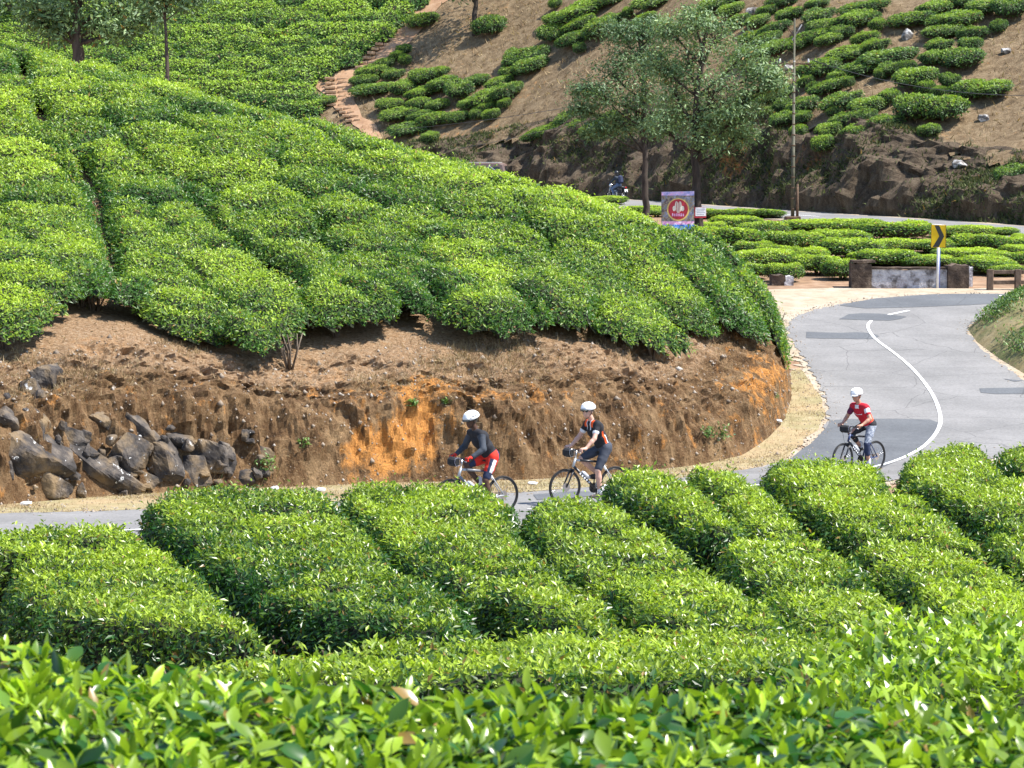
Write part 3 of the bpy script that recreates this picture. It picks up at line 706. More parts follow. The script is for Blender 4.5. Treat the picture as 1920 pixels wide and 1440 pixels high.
# ------------------------------------------------------------------ big clipped hedges between camera and road
hedges=[
 ('broad clipped tea hedge at the far left, standing before the grey road',1.0,.28,[(-260,1000),(0,990),(110,978),(200,978),(250,990),(320,1040),(400,1098),(492,1165),(480,1182),(380,1172),(250,1160),(110,1152),(45,1120),(25,1070),(15,1040),(-260,1050)]),
 ('large clipped tea hedge with a dark hollow at its front, left of the cyclists',1.02,.28,[(268,935),(330,920),(440,913),(560,914),(612,920),(640,950),(705,1008),(748,1064),(840,1094),(880,1140),(862,1166),(760,1160),(660,1146),(560,1130),(505,1118),(420,1066),(350,1016),(300,975)]),
 ('clipped tea hedge hiding the wheels of the rider in black',1.02,.28,[(618,913),(700,904),(820,904),(900,908),(948,926),(955,955),(962,990),(1012,1040),(1078,1085),(1150,1128),(1180,1162),(1100,1160),(990,1137),(890,1110),(845,1085),(770,1050),(720,1000),(668,962)]),
 ('long diagonal tea hedge below the front wheel of the middle rider',1.02,.28,[(990,935),(1060,928),(1135,940),(1190,962),(1250,1000),(1295,1032),(1350,1080),(1420,1112),(1476,1152),(1465,1168),(1380,1168),(1260,1160),(1198,1150),(1160,1115),(1090,1080),(1024,1035),(990,990)]),
 ('darker tea hedge hiding the rear wheel of the middle rider',1.1,.28,[(1125,890),(1200,877),(1262,886),(1315,918),(1378,968),(1388,992),(1340,1000),(1298,985),(1240,958),(1165,930)]),
 ('narrow bright tea hedge between the middle rider and the rider in red',1.05,.28,[(1280,881),(1340,875),(1392,886),(1452,926),(1508,978),(1505,1000),(1450,995),(1398,982),(1362,950),(1330,912)]),
 ('tea hedge directly below the rider in red',1.02,.28,[(1415,873),(1490,866),(1560,862),(1640,868),(1660,890),(1655,915),(1720,932),(1800,972),(1850,1025),(1790,1022),(1690,998),(1600,992),(1545,975),(1505,950),(1470,912)]),
 ('mid green tea hedge in the centre of the right field, enclosed by dark gaps',1.02,.28,[(1345,1018),(1400,1005),(1460,1002),(1550,1012),(1600,1060),(1680,1112),(1738,1162),(1700,1182),(1600,1180),(1500,1165),(1440,1128),(1375,1070)]),
 ('wide yellow-green tea hedge in the lower right, right of the middle field gap',1.02,.28,[(1590,1005),(1690,1008),(1790,1034),(1870,1062),(1960,1112),(2080,1190),(1960,1196),(1830,1180),(1752,1138),(1680,1092),(1620,1050)]),
 ('tea hedge beside the painted road line at the right',1.02,.28,[(1680,876),(1735,843),(1835,836),(1858,858),(1880,885),(1940,905),(2010,935),(2150,1040),(2060,1075),(1990,1058),(1900,1008),(1845,965),(1765,925),(1695,905)]),
 ('tea hedge cut off by the right edge of the photo, nearest the road',1.02,.28,[(1858,836),(2000,830),(2200,860),(2300,960),(2100,930),(1960,893),(1890,872)]),
 ('tea hedge at the right margin below the diagonal gap',.98,.28,[(1850,985),(1920,1018),(2000,1068),(2120,1120),(2200,1190),(2100,1180),(1990,1112),(1900,1056),(1855,1015)]),
]
def make_hedge(label,H,skirt,px,dens=1080,L=.0745,lod=2,group='clipped tea hedges below the road',name='tea_hedge',poly=None,top=None,edge=.27,zf=None,res=.11,st=True,elev=(.1,.95),tone=0.,mats=None,view=True,jit=.05,maxn=90000,bump=.09,core=.05):
    zf=zf or zlow
    w=lows(px,off=H)[:,:2] if poly is None else np.asarray(poly)
    w=chaikin(w,1); x0,y0=w.min(0); x1,y1=w.max(0)
    df=lambda X,Y: sdist(X,Y,w)+.05+.15*noise3(X/.8,Y/.8,3.3,3)+.07*noise3(X/.25,Y/.25,1.3,2)
    v,q=hf_bush(df,x0-.2,x1+.2,y0-.2,y1+.2,zf,H,res,edge,skirt,bump,len(bpy.data.objects)%97,top,.17 if top is None else .05)
    def ag(p,n):
        g=p[:,2]-zf(p[:,0],p[:,1]); hh=H if top is None else top(p[:,0],p[:,1])-zf(p[:,0],p[:,1])
        return np.clip((n[:,2]-.55)*1.9,0,1)*np.clip((g/hh-.5)*2.6,0,1)*.85+tone
    me=bush_mesh(name,v,q,dens,L,lod,elev,view=view,agefn=ag,jit=jit,maxn=maxn,inset=core)
    c=w.mean(0); base=V((c[0],c[1],float(zf(c[0],c[1])))); me.transform(Matrix.Translation(-base))
    o=link(name,me,None,mats or [M['teahedge'],M['core']],label=label,cat='tea hedge',group=group); o.location=base
    if st:
        wr=resample(np.vstack([w,w[:1]]),1.1)[:-1]
        pts=[]
        for a in wr:
            if a[1]<c[1]+.6:
                b=a+(c-a)/np.linalg.norm(c-a)*.34; pts.append((b[0]-c[0],b[1]-c[1]))
        stems(o,pts[:14],lambda a,b_:zf(a+c[0],b_+c[1])-base.z,H*.6,rng,n=6)
    return o
tones=[.0,-.06,0.02,.03,-.14,.05,.0,-.05,.1,.02,.04,.0]
for (lb,H,sk,px),tn in zip(hedges,tones): make_hedge(lb,H,.34,px,tone=tn)
make_hedge('low shaded tea hedge strip running across behind the nearest leaves',1.0,.2,[(250,1272),(330,1256),(600,1244),(770,1226),(900,1200),(1200,1190),(1500,1196),(1640,1215),(1600,1300),(1300,1330),(1000,1330),(700,1325),(400,1300)],dens=1700,L=.060,tone=-.05,st=False,lod=2,edge=.3)
make_hedge('tea bush at the lower right with large loose shoots, behind the nearest leaves',1.3,.25,None,poly=[(.95,9.6),(1.6,9.0),(3.4,8.9),(3.6,12.6),(2.6,13.1),(1.5,12.2)],top=lambda x,y:CZ-(2.06+(y-9.2)*.118+.10*np.clip(2.2-x,0,2)),dens=1300,L=.074,lod=4,tone=-.02,st=False,edge=.3,elev=(.2,1.25),mats=[M['teafront'],M['core']],jit=.09)
# nearest bush: individual leaves
def near_top(x,y): return CZ-(1.16+(y-4.3)*.085+.058*np.clip(x+1.4,0,2.9))
nb_poly=np.array([(-2.0,4.0),(2.0,4.0),(2.2,5.9),(1.4,6.35),(.5,6.4),(-.3,6.2),(-1.2,6.5),(-2.2,6.6)])
w=nb_poly; v,q=hf_bush(lambda X,Y:sdist(X,Y,w),-2.3,2.3,3.9,6.8,zlow,1,.08,.2,.2,.035,5,near_top)
near=empty('tea_bush',(0,5.2,float(zlow(0,5.2))),label='nearest tea bush filling the bottom of the photo with big glossy leaves',cat='tea bush')
nb_=V(near.location)
vn=v.copy(); 
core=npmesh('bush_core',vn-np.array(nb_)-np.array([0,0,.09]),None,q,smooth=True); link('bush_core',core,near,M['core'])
rg=np.random.default_rng(3)
def wfn(nr,c): return np.clip(nr[:,2],.2,1)*(c[:,1]>4.3)
NL=12500
p,n_,_=tri_sample(v,q,NL,wfn,rg)
# young shoots: clusters of upright leaves
ns=900; sp_,sn_,_=tri_sample(v,q,ns,wfn,rg); shp=np.repeat(sp_,4,0)+rg.normal(size=(ns*4,3))*.008+np.array([0,0,.02])
age0=np.clip(rg.normal(.36,.36,NL),0,1); LL=.066*rg.uniform(.5,1.45,NL)
p=p+n_*rg.uniform(-.07,.03,NL)[:,None]
V0,T0,A0=leaf_geo(p,n_,LL,LL*.46,age0,12,(-.05,.8),rg)
LS=.052*rg.uniform(.6,1.45,ns*4); V1,T1,A1=leaf_geo(shp,np.repeat(sn_,4,0),LS,LS*.34,np.clip(rg.normal(.95,.12,ns*4),0,1),12,(.75,1.35),rg)
k=11; allv=np.vstack([V0,V1]); alla=np.r_[A0,A1]; nl=len(allv)//k; lf=allv.reshape(nl,k,3)
# the leaves that show largest are objects of their own
d_=lf[:,0,1]; u_,v__,_=proj(lf[:,8]); vis=(u_>0)&(u_<1920)&(v__<1440)
score=lf[:,:,2].max(1)-near_top(lf[:,0,0],lf[:,0,1])+ (6-d_)*.03
score[~vis]=-9; top300=np.argsort(-score)[:290]; sel=np.zeros(nl,bool); sel[top300]=True
one=np.array([[0,2,1],[0,3,2],[1,2,5],[1,5,4],[2,3,6],[2,6,5],[4,5,8],[4,8,7],[5,6,9],[5,9,8],[7,8,10],[8,9,10]])[:,::-1]
rest=lf[~sel]; T=(one[None]+(np.arange(len(rest))*k)[:,None,None]).reshape(-1,3)
link('leaves',npmesh('leaves',rest.reshape(-1,3)-np.array(nb_),T,smooth=True,attrs={'age':alla.reshape(nl,k)[~sel].ravel()}),near,M['teafront'],kind='stuff')
for i in top300:
    me=npmesh('leaf',lf[i]-lf[i,0],one,smooth=True,attrs={'age':alla.reshape(nl,k)[i]}); o=link('leaf',me,near,M['teafront']); o.location=V(lf[i,0])-nb_

# ------------------------------------------------------------------ shared round bushes for the far slopes and the middle field
def dome_mesh(seed,nleaf,L,fresh=0.):
    rg=np.random.default_rng(100+seed); n,mr=28,12; vs=[];
    th=np.linspace(0,2*math.pi,n,endpoint=False)
    Rr=1.04+.42*noise3(np.cos(th)*1.3,np.sin(th)*1.3,seed*7.1,3)
    prof=[(.62,.30),(.86,.36),(.99,.5),(1.,.66),(.95,.8),(.85,.9),(.68,.965),(.48,.99),(.25,1.),(.02,1.)]
    for pr,h in prof:
        for t,R in zip(th,Rr): vs.append((pr*R*math.cos(t),pr*R*math.sin(t),h))
    v=np.array(vs); v[:,2]+=.26*noise3(v[:,0]*1.7,v[:,1]*1.7,seed,3)*(v[:,2]>.5)
    idx=np.arange(len(v)).reshape(len(prof),n); nx=np.roll(idx,-1,1)
    q=np.stack([idx[:-1],nx[:-1],nx[1:],idx[1:]],-1).reshape(-1,4)
    def wf(nr,c): return .25+np.clip(nr[:,2]+.4,0,1)
    p,n_,_=tri_sample(v,q,nleaf,wf,rg); p=p+n_*rg.uniform(-.05,.07,nleaf)[:,None]
    age=np.clip((n_[:,2]-.3)*1.3,0,1)*np.clip((p[:,2]-.5)*2.2,0,1)*.75+fresh
    LL=L*rg.uniform(.6,1.25,nleaf); V1,T1,A1=leaf_geo(p,unit(n_+np.array([0,0,.4])),LL,LL*.5,age,2,(.05,1.),rg,np.clip(.6-n_[:,2],0,1)*rg.random(nleaf))
    cv=v*np.array([.95,.95,.96]); allv=np.vstack([cv,V1])
    return npmesh('round_bush',allv,T1+len(cv),q,smooth=np.r_[np.zeros(len(T1),bool),np.ones(len(q),bool)],mat_index=np.r_[np.zeros(len(T1)),np.ones(len(q))],attrs={'age':np.r_[np.zeros(len(cv)),A1]})
domes_far=[dome_mesh(i,1600,.14) for i in range(11)]
domes_mid=[dome_mesh(20+i,3600,.10,.16) for i in range(7)]
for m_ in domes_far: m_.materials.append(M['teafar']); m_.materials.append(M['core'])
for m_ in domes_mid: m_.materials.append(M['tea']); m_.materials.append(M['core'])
stem_mb=MB()
for k in range(6):
    a=k*1.05; stem_mb.tube([(.05*math.cos(a),.05*math.sin(a),-.1),(.2*math.cos(a),.2*math.sin(a),.4),(.42*math.cos(a),.42*math.sin(a),.75)],[.05,.035,.02],5)
stem_me=None
def put_dome(u,v,wp,hp_,onf,zf,meshes,k,label,group,hmax=1.5,slope=True):
    global stem_me
    if hmax==1.5: wp*=1.14; hp_*=1.12
    b=onf(u,v+hp_*.30); d=proj(b)[2]; s_=F/d; W=wp/s_
    # height of the bush and how far it reaches up the slope
    H=min(hmax,max(.7,.72*hp_/s_)); 
    if hmax==1.3: b=onf(u,v+hp_*.5); H=(.74 if v<428 else .92)*hp_/s_; 
    b2=onf(u,v+hp_*.30-max(4,hp_*.45)); D=max(.55*W,min(1.0*W,np.hypot(*(b2-b)[:2])*1.5))
    if hmax==1.3: D=W*.95
    o=bpy.data.objects.new('tea_bush',meshes[k%len(meshes)]); COL.objects.link(o)
    o.location=(b[0],b[1],b[2]-.05); o.scale=(W*.52,D*.55,H); o.rotation_euler=(0,0,0)
    # lie along the slope a little
    gx=float(zf(b[0]+1,b[1])-zf(b[0]-1,b[1]))/2; gy=float(zf(b[0],b[1]+1)-zf(b[0],b[1]-1))/2
    o.rotation_euler=(math.atan(np.clip(gy,-1,1))*.55,-math.atan(np.clip(gx,-.8,.8))*.6,random.uniform(-.25,.25)+ (math.pi if random.random()<.5 else 0)*0)
    if stem_me is None:
        s=stem_mb.build('stem',M['stem'],o); stem_me=s.data
    else: s=link('stem',stem_me,o)
    tag(o,label,'tea bush',group); return o
z7=[(320,20,200,60),(650,20,160,40),(830,35,110,45),(690,85,130,60),(570,70,90,40),(515,120,110,60),(610,165,150,50),(570,215,130,60),(830,90,150,70),(1080,50,220,70),(1040,110,230,90),(860,150,150,60),(800,205,190,70),(890,225,120,45),(965,180,110,60),(600,265,170,50),(730,240,110,60),(1085,220,130,50),(990,285,180,80),(1130,255,130,60),(1210,310,260,90),(1450,50,170,80),(1325,110,210,80),(1590,20,110,60),(1700,40,140,80),(1850,50,150,110),(1560,110,220,100),(1490,170,170,80),(1650,190,140,60),(1790,155,80,50),(1470,255,120,60),(1640,245,110,70),(1440,320,130,60),(1590,320,190,110),(840,370,200,100),(1045,370,170,90),(1215,380,100,60),(960,410,110,60),(900,460,170,80),(775,455,80,40),(820,490,70,35),(1160,420,60,30),(1355,420,190,110),(1400,480,100,50),(1300,380,90,35),(1640,485,190,110),(1760,475,170,95),(1530,440,90,60),(1470,510,70,35),(585,515,190,80),(760,565,150,90),(650,575,80,45),(950,545,190,90),(1100,565,170,90),(1210,530,120,50),(1350,580,190,140),(1500,590,210,140),(540,615,120,60),(670,640,150,60),(760,640,80,40),(930,610,70,35),(980,650,150,60),(1090,635,100,40),(1180,665,160,55),(900,700,130,60),(1025,715,130,60),(870,765,100,90),(740,710,80,60),(1420,705,100,60),(1880,925,180,85),(1005,460,50,25),(230,70,110,50),(420,120,110,60),(480,210,100,60),(450,300,110,60),(380,60,120,60),(1150,150,90,40)]
z6=[(660,115,140,80),(1015,145,150,110),(560,270,70,45),(570,330,60,40),(525,305,60,40),(455,340,90,60),(390,385,150,70),(350,430,120,60),(500,400,100,60),(400,480,200,60),(560,470,130,80),(660,410,130,80),(740,390,110,60),(770,450,150,90),(860,480,130,100),(950,430,110,60),(1070,440,120,70),(1130,380,110,60),(1220,310,200,100),(1150,300,100,80),(1240,350,160,80),(650,500,150,60),(480,560,120,60),(640,555,110,60),(740,560,110,60),(540,610,180,60),(920,550,110,60),(1010,520,150,90),(1100,500,120,100),(1150,470,80,60),(950,610,70,60),(1030,615,80,60),(1000,580,100,50),(840,630,120,60),(720,640,150,80),(650,620,120,60),(590,690,190,60),(700,735,80,50),(1270,715,130,60),(1440,630,140,70),(1370,690,150,50),(1480,680,130,50),(1570,690,120,60),(1660,640,130,80),(1360,180,140,90),(1460,215,150,80),(1360,100,100,60),(1500,270,60,35),(1510,60,240,100),(1500,130,140,80),(1610,160,150,110),(1370,30,60,40),(1660,110,110,70),(1850,110,100,50),(1750,80,60,50),(1880,20,200,40),(1660,10,150,40),(130,545,130,60),(30,560,70,50),(1100,560,60,40)]
def z2(lst,ox,oy,sc): return [(ox+a/sc,oy+b/sc,c/sc,e/sc) for a,b,c,e in lst]
A=z2(z7,1240,0,2.824); B=z2(z6,560,0,2.824)
def band(v): return 'top edge' if v<60 else 'upper half' if v<130 else 'mid slope' if v<200 else 'low down'
def size_(w_): return 'small' if w_<32 else 'medium-sized' if w_<55 else 'wide'
k=0
def look_(w_,h_): return ('small' if w_<32 else 'medium' if w_<55 else 'wide')+(' low' if h_<w_*.42 else ' rounded')
k=0
fb=[(25,'at the top edge'),(62,'high up'),(105,'upper mid slope'),(150,'lower mid slope'),(200,'low down'),(999,'at the far brink')]
def dome_set(lst,cols,grp):
    global k
    it=[]
    for u,v,w_,h_ in lst:
        it.append((put_dome(u,v,w_,h_,onfar,zfm,domes_far,k,None,None),u,v,look_(w_,h_))); k+=1
    autolabel(it,'{look} tea bush {band}, {col}',cols,fb,grp)
dome_set(A,[(1360,'behind the right oak'),(1440,'right of the oak crown'),(1500,'beside the utility pole'),(1570,'just right of the utility pole'),(1640,'two bushes right of the pole'),(1690,'left of the pale-patched rock'),(1750,'below the pale-patched rock'),(1830,'right of the pale-patched rock'),(9999,'by the right photo edge')],'tea bushes scattered on the right hillside')
dome_set(B,[(700,'beside the stone steps'),(770,'just right of the footpath'),(840,'below the shadowed tree'),(900,'below the dark tree trunk'),(960,'right of the dark tree trunk'),(1040,'above the hidden van'),(1110,'left of the left oak'),(9999,'behind the left oak')],'tea bushes scattered right of the footpath')
m8=z2([(390,75,440,110),(735,60,220,70),(960,110,420,160),(1470,130,320,80),(1740,130,170,60),(1890,185,90,70),(200,205,330,110),(530,190,350,110),(60,290,200,110),(270,310,280,110),(620,265,360,130),(930,240,260,100),(1200,240,250,100),(900,330,350,100),(1180,350,300,80),(380,380,260,140),(560,420,220,130),(1600,220,300,130),(1820,230,260,110),(1500,300,300,90),(1650,380,320,120),(1850,340,240,110),(1880,280,200,80),(100,370,180,100),(720,330,160,80),(1420,230,180,80),(1340,290,150,60),(1780,420,200,80)],1440,400,4)
m5=z2([(1560,245,200,50),(1740,245,150,50),(1580,370,240,100),(1750,320,160,90),(1500,310,100,60),(1750,470,200,90),(1860,380,150,80),(1890,460,80,90),(1620,290,180,70),(1700,420,140,70),(1180,225,120,40),(1240,240,100,50),(1010,185,120,50),(930,200,110,50),(1850,530,120,80),(1660,520,150,70)],740,300,2.526)
M8=m8+m5; M8.sort(key=lambda q:(round(q[1]/22),q[0]))
onlow=lambda u,v,off=0.: low(u,v,off,60,160)
it=[]
for u,v,w_,h_ in M8:
    it.append((put_dome(u,v,w_*1.35,h_*1.12,onlow,zlow,domes_mid,k,None,None,1.3),u,v,'small' if w_<45 else 'medium' if w_<75 else 'broad')); k+=1
autolabel(it,'{look} bright tea bush {band}, {col}',[(1240,'left of the banner'),(1345,'beside the banner'),(1430,'right of the white notice'),(1500,'below the utility pole'),(1600,'left of the culvert wall'),(1700,'behind the whitewashed wall'),(1790,'behind the chevron sign'),(1860,'behind the right pillar'),(9999,'behind the rail fence')],[(425,'along the upper road'),(445,'one tier below the road'),(465,'mid field'),(485,'above the wall top'),(999,'at the field foot')],'bright tea bushes between the two roads')
# ------------------------------------------------------------------ dense tea rows on the far left hill
rg=np.random.default_rng(77)
rowsv=[-42,-20,2,22,42,64,86,108,130,152,172,190,206]
def right_end(v): return np.interp(v,[-60,0,40,80,120,150,190,215],[800,785,760,705,650,590,590,620])
for i,vv in enumerate(rowsv):
    u1=right_end(vv+4); u0=np.interp(vv,[-42,60,110,206],[-60,-60,60,520])
    us=np.arange(u0,u1,24); c=[]
    for u in us: 
        b=onfar(u,vv+10+5*noise3(u/90,vv/20,0,2)); c.append(b[:2])
    c=np.array(c); nv=vv+ (rowsv[i+1]-vv if i+1<len(rowsv) else 18)
    e=onfar(us.mean(),vv); f_=onfar(us.mean(),nv); hw=np.clip(np.linalg.norm((e-f_)[:2])*.5-.03,.5,1.7)
    c2=resample(c,1.0)
    cut=np.array([.0+.25*np.abs(noise3(q[0]/3,q[1]/3,i)) for q in c2])
    brk=[c2[j,:2] for j in range(2,len(c2)) if rg.random()<.16]
    def df(X,Y,c=c,hw=hw,brk=brk):
        D=hw-seg_dist(X,Y,c,False)[0]+.14*noise3(X/2.2,Y/2.2,i,2)
        for b in brk: D=np.minimum(D,np.hypot((X-b[0])*1.2,Y-b[1]-hw)-.75)
        return D
    x0,y0=c.min(0)-2; x1,y1=c.max(0)+2
    v,q=hf_bush(df,x0,x1,y0,y1,zfm,.95,.3,.5,.35,.13,i)
    def ag(p,n,tn=rg.uniform(-.1,.1)): return np.clip((n[:,2]-.2)*1.5,0,1)*.8+.05+tn
    me=bush_mesh('tea_row',v,q,112,.19,2,(.0,.8),view=True,agefn=ag,jit=.1,maxn=16000,Wr=.5,inset=.1)
    cc=V((*c.mean(0),float(zfm(*c.mean(0))))); me.transform(Matrix.Translation(-cc))
    o=link('tea_row',me,None,[M['tearow'],M['core']],label='dense contour row of tea left of the footpath, %s from the top'%ORD[i],cat='tea row',group='contour rows of tea on the far left hill'); o.location=cc
# ------------------------------------------------------------------ solid-field modelling (rocks, people, helmets)
def sdf_mesh(name,prims,res,k=.02,cuts=(),subs=(),smooth=True,disp=None):
    """prims: ('c',a,b,ra,rb) tapered capsule | ('e',c,radii,R) ellipsoid; cuts: (point,normal) keeps the side the normal points away from"""
    los=[];his=[]
    for p in prims:
        if p[0]=='c':
            a,b=np.array(p[1],float),np.array(p[2],float); r=max(p[3],p[4]); los.append(np.minimum(a,b)-r); his.append(np.maximum(a,b)+r)
        else: c=np.array(p[1],float); r=max(p[2]); los.append(c-r); his.append(c+r)
    lo=np.min(los,0)-3*res-k; hi=np.max(his,0)+3*res+k; n=np.ceil((hi-lo)/res).astype(int)+1
    ax=[lo[i]+np.arange(n[i])*res for i in range(3)]
    Fd=np.full(n,10*res,np.float32)
    def sub(l,h):
        i0=[max(0,int((l[i]-lo[i])/res)) for i in range(3)]; i1=[min(n[i],int((h[i]-lo[i])/res)+2) for i in range(3)]
        sl=tuple(slice(i0[i],i1[i]) for i in range(3)); G=np.meshgrid(*[ax[i][sl[i]] for i in range(3)],indexing='ij'); return sl,np.stack(G,-1)
    def dist(p,Q):
        if p[0]=='c':
            a,b=np.array(p[1],float),np.array(p[2],float); e=b-a; t=np.clip(((Q-a)@e)/(e@e+1e-9),0,1)
            return np.linalg.norm(Q-a-t[...,None]*e,axis=-1)-(p[3]+(p[4]-p[3])*t)
        c=np.array(p[1],float); q=Q-c
        if len(p)>3 and p[3] is not None: q=q@np.array(p[3])
        r=np.array(p[2],float); k0=np.linalg.norm(q/r,axis=-1); k1=np.linalg.norm(q/(r*r),axis=-1)+1e-9
        return k0*(k0-1)/k1
    for p,l,h in zip(prims,los,his):
        m_=3*res+k; sl,Q=sub(l-m_,h+m_); d=dist(p,Q); f=Fd[sl]
        if k>0:
            t=np.clip(.5+.5*(f-d)/k,0,1); f=f*(1-t)+d*t-k*t*(1-t)
        else: f=np.minimum(f,d)
        Fd[sl]=f
    if cuts or subs or disp:
        G=np.stack(np.meshgrid(*ax,indexing='ij'),-1)
        if disp: Fd=Fd+disp(G)
        for c,nr in cuts: nr=np.array(nr,float); nr/=np.linalg.norm(nr); Fd=np.maximum(Fd,((G-np.array(c))@nr))
        for p in subs: Fd=np.maximum(Fd,-dist(p,G))
    g=openvdb.FloatGrid(float(10*res)); g.copyFromArray(np.ascontiguousarray(Fd,dtype=np.float32))
    pts,quads=g.convertToQuads(isovalue=0.0)[:2]
    pts=pts*res+lo
    me=npmesh(name,pts,None,quads,smooth=smooth)
    # outward normals
    v=pts; q=np.asarray(quads,int)
    if len(q):
        nr=np.cross(v[q[:,1]]-v[q[:,0]],v[q[:,3]]-v[q[:,0]]); c=v[q].mean(1)
        vol=(c*nr).sum()
        if vol<0: me.flip_normals()
    return me
# ------------------------------------------------------------------ rocks at the foot of the bank
M['rock']=mat('bank_rock',rough=.85,spec=.3); g=NG(M['rock']); p_=g.pos()
c=g.ramp(g.noise(p_,3.2,6,.65),[(.3,(.018,.017,.017)),(.5,(.060,.052,.047)),(.7,(.17,.14,.11))])
c=g.mix(g.ramp(g.noise(p_,1.5,5,.6),[(.46,(0,0,0)),(.62,(.8,.8,.8))]),c,(.24,.165,.085))
c=g.mix(g.ramp(g.noise(p_,4.2,5,.75),[(.63,(0,0,0)),(.66,(1,1,1))]),c,(.68,.67,.64)); g.col(c)
g.bump(g.noise(p_,9,6,.7),.9,.05)
def rock_mesh(name,w_,d_,h_,seed,nu=44,nv=28,slab=0.,amp=.22):
    rg=np.random.default_rng(seed); vs=[]
    th=np.linspace(0,2*np.pi,nu,endpoint=False); ph=np.linspace(0,np.pi,nv+1)
    T_,Ph=np.meshgrid(th,ph); D=np.stack([np.sin(Ph)*np.cos(T_),np.sin(Ph)*np.sin(T_),np.cos(Ph)],-1)
    r=np.full(D.shape[:2],1.5)
    for kk in range(18):
        nr=unit(rg.normal(size=3)) if kk>5 else unit(np.array([(1,0,0),(-1,0,0),(0,1,0),(0,-1,0),(0,0,1),(0,0,-1)][kk])+rg.normal(size=3)*.35); dd=rg.uniform(.62,.92); pr=(D*nr).sum(-1); r=np.where(pr>.1,np.minimum(r,dd/np.maximum(pr,.1)),r)
    p=D*r[...,None]; p+=.05*noise3(p[...,0]*3.5,p[...,1]*3.5,p[...,2]*3.5+seed,4,.6)[...,None]*D
    p=p*np.array([w_/2,d_/2,h_/2]); v=p.reshape(-1,3); idx=np.arange((nv+1)*nu).reshape(nv+1,nu); nx=np.roll(idx,-1,1)
    q=np.stack([idx[:-1],idx[1:],nx[1:],nx[:-1]],-1).reshape(-1,4)
    return npmesh(name,v,None,q,smooth=np.zeros(len(q),bool))
rocks=[(30,858,150,120,-35,'dark angular boulder at the left edge of the photo, foot of the bank'),(88,712,52,70,0,'dark isolated boulder stuck high in the bank at the far left'),(50,730,44,48,10,'small dark stone left of the high dark boulder in the bank'),
(150,868,230,72,-42,'long tilted rock slab leaning down to the right at the foot of the bank'),(122,822,110,50,-25,'dark jutting rock above the long tilted slab'),(236,862,80,110,-20,'deeply shaded rock right of the long tilted slab'),(300,865,80,110,12,'upright pale topped boulder near the middle of the rocks'),
(262,808,120,42,-38,'brown ridge of rock rising above the upright boulder'),(352,885,80,70,10,'squat brown rock right of the upright boulder'),(398,862,100,88,-25,'large cracked grey rock with a pale crest'),(476,862,84,56,-18,'rightmost dark rock in the bank beside a green weed'),
(80,915,110,60,-10,'low rock half buried at the road verge, far left'),(205,915,90,52,-30,'low rock under the long tilted slab'),(440,900,90,40,0,'low flat rock below the rightmost dark rock'),(60,795,80,44,-30,'brown rock ledge below the high dark boulder'),(190,790,70,40,-30,'small ledge of rock above the tilted slab'),(340,830,70,34,-35,'thin brown rock wedge above the squat rock'),(5,790,70,60,-20,'dark rock ledge cut off by the left edge of the photo'),(270,905,70,46,0,'rounded small boulder at the verge under the shaded rock')]
for i,(u,v,wp,hp_,tl,lb) in enumerate(rocks):
    b=onhill(u,v); d=proj(b)[2]; s_=F/d; o=link('rock',rock_mesh('rock',wp/s_*1.0,1.15*max(.5,hp_/s_),hp_/s_*1.12,40+i),None,M['rock'],label=lb,cat='rock',group='rocks at the foot of the cut bank')
    o.location=V(b)+V((0,.30,-.02)); o.rotation_euler=(random.uniform(-.3,.1),math.radians(-tl),random.uniform(-.3,.3))
rr_=np.random.default_rng(8); vs_=[];fs_=[]
for i in range(55):
    u=rr_.uniform(-20,520); v=rr_.uniform(790,925) if u>110 else rr_.uniform(740,930); b_=onhill(u,v); me_=rock_mesh('tmp',*(rr_.uniform(.12,.34,3)),500+i,14,10); vv=np.empty(len(me_.vertices)*3,np.float32); me_.vertices.foreach_get('co',vv); qq=np.empty(len(me_.loops),np.int32); me_.loops.foreach_get('vertex_index',qq)
    fs_.append(qq.reshape(-1,4)+sum(len(x) for x in vs_)); vs_.append(vv.reshape(-1,3)+b_+np.array([0,-.06,0])); bpy.data.meshes.remove(me_)
link('rubble',npmesh('rubble',np.vstack(vs_),None,np.vstack(fs_),smooth=np.zeros(sum(len(x) for x in fs_),bool)),None,M['rock'],kind='stuff')
M['palerock']=noisy('pale_rock',[(.35,(.08,.07,.06)),(.5,(.2,.18,.16)),(.62,(.5,.49,.47))],3,bump=.8,bdist=.06)
for i,(u,v,wp,hp_,lb) in enumerate([(1703,72,26,34,'grey rock with white patches between tea bushes on the right hillside'),(1888,100,22,18,'small white topped rock near the right edge of the hillside'),(1412,25,34,22,'dark flat rock among tea bushes above the centre trees'),(1480,130,22,14,'pale stone beside the utility pole on the hillside'),(1845,225,26,18,'dark brown stone on the bare slope right of the tea bushes'),(1798,312,30,20,'stone on the bare slope above the right end of the cut bank')]):
    b=onfar(u,v); s_=F/proj(b)[2]; o=link('rock',rock_mesh('rock',wp/s_,wp/s_*.8,hp_/s_,90+i),None,M['palerock'],label=lb,cat='rock',group='rocks on the far hillside'); o.location=V(b)+V((0,0,.1))
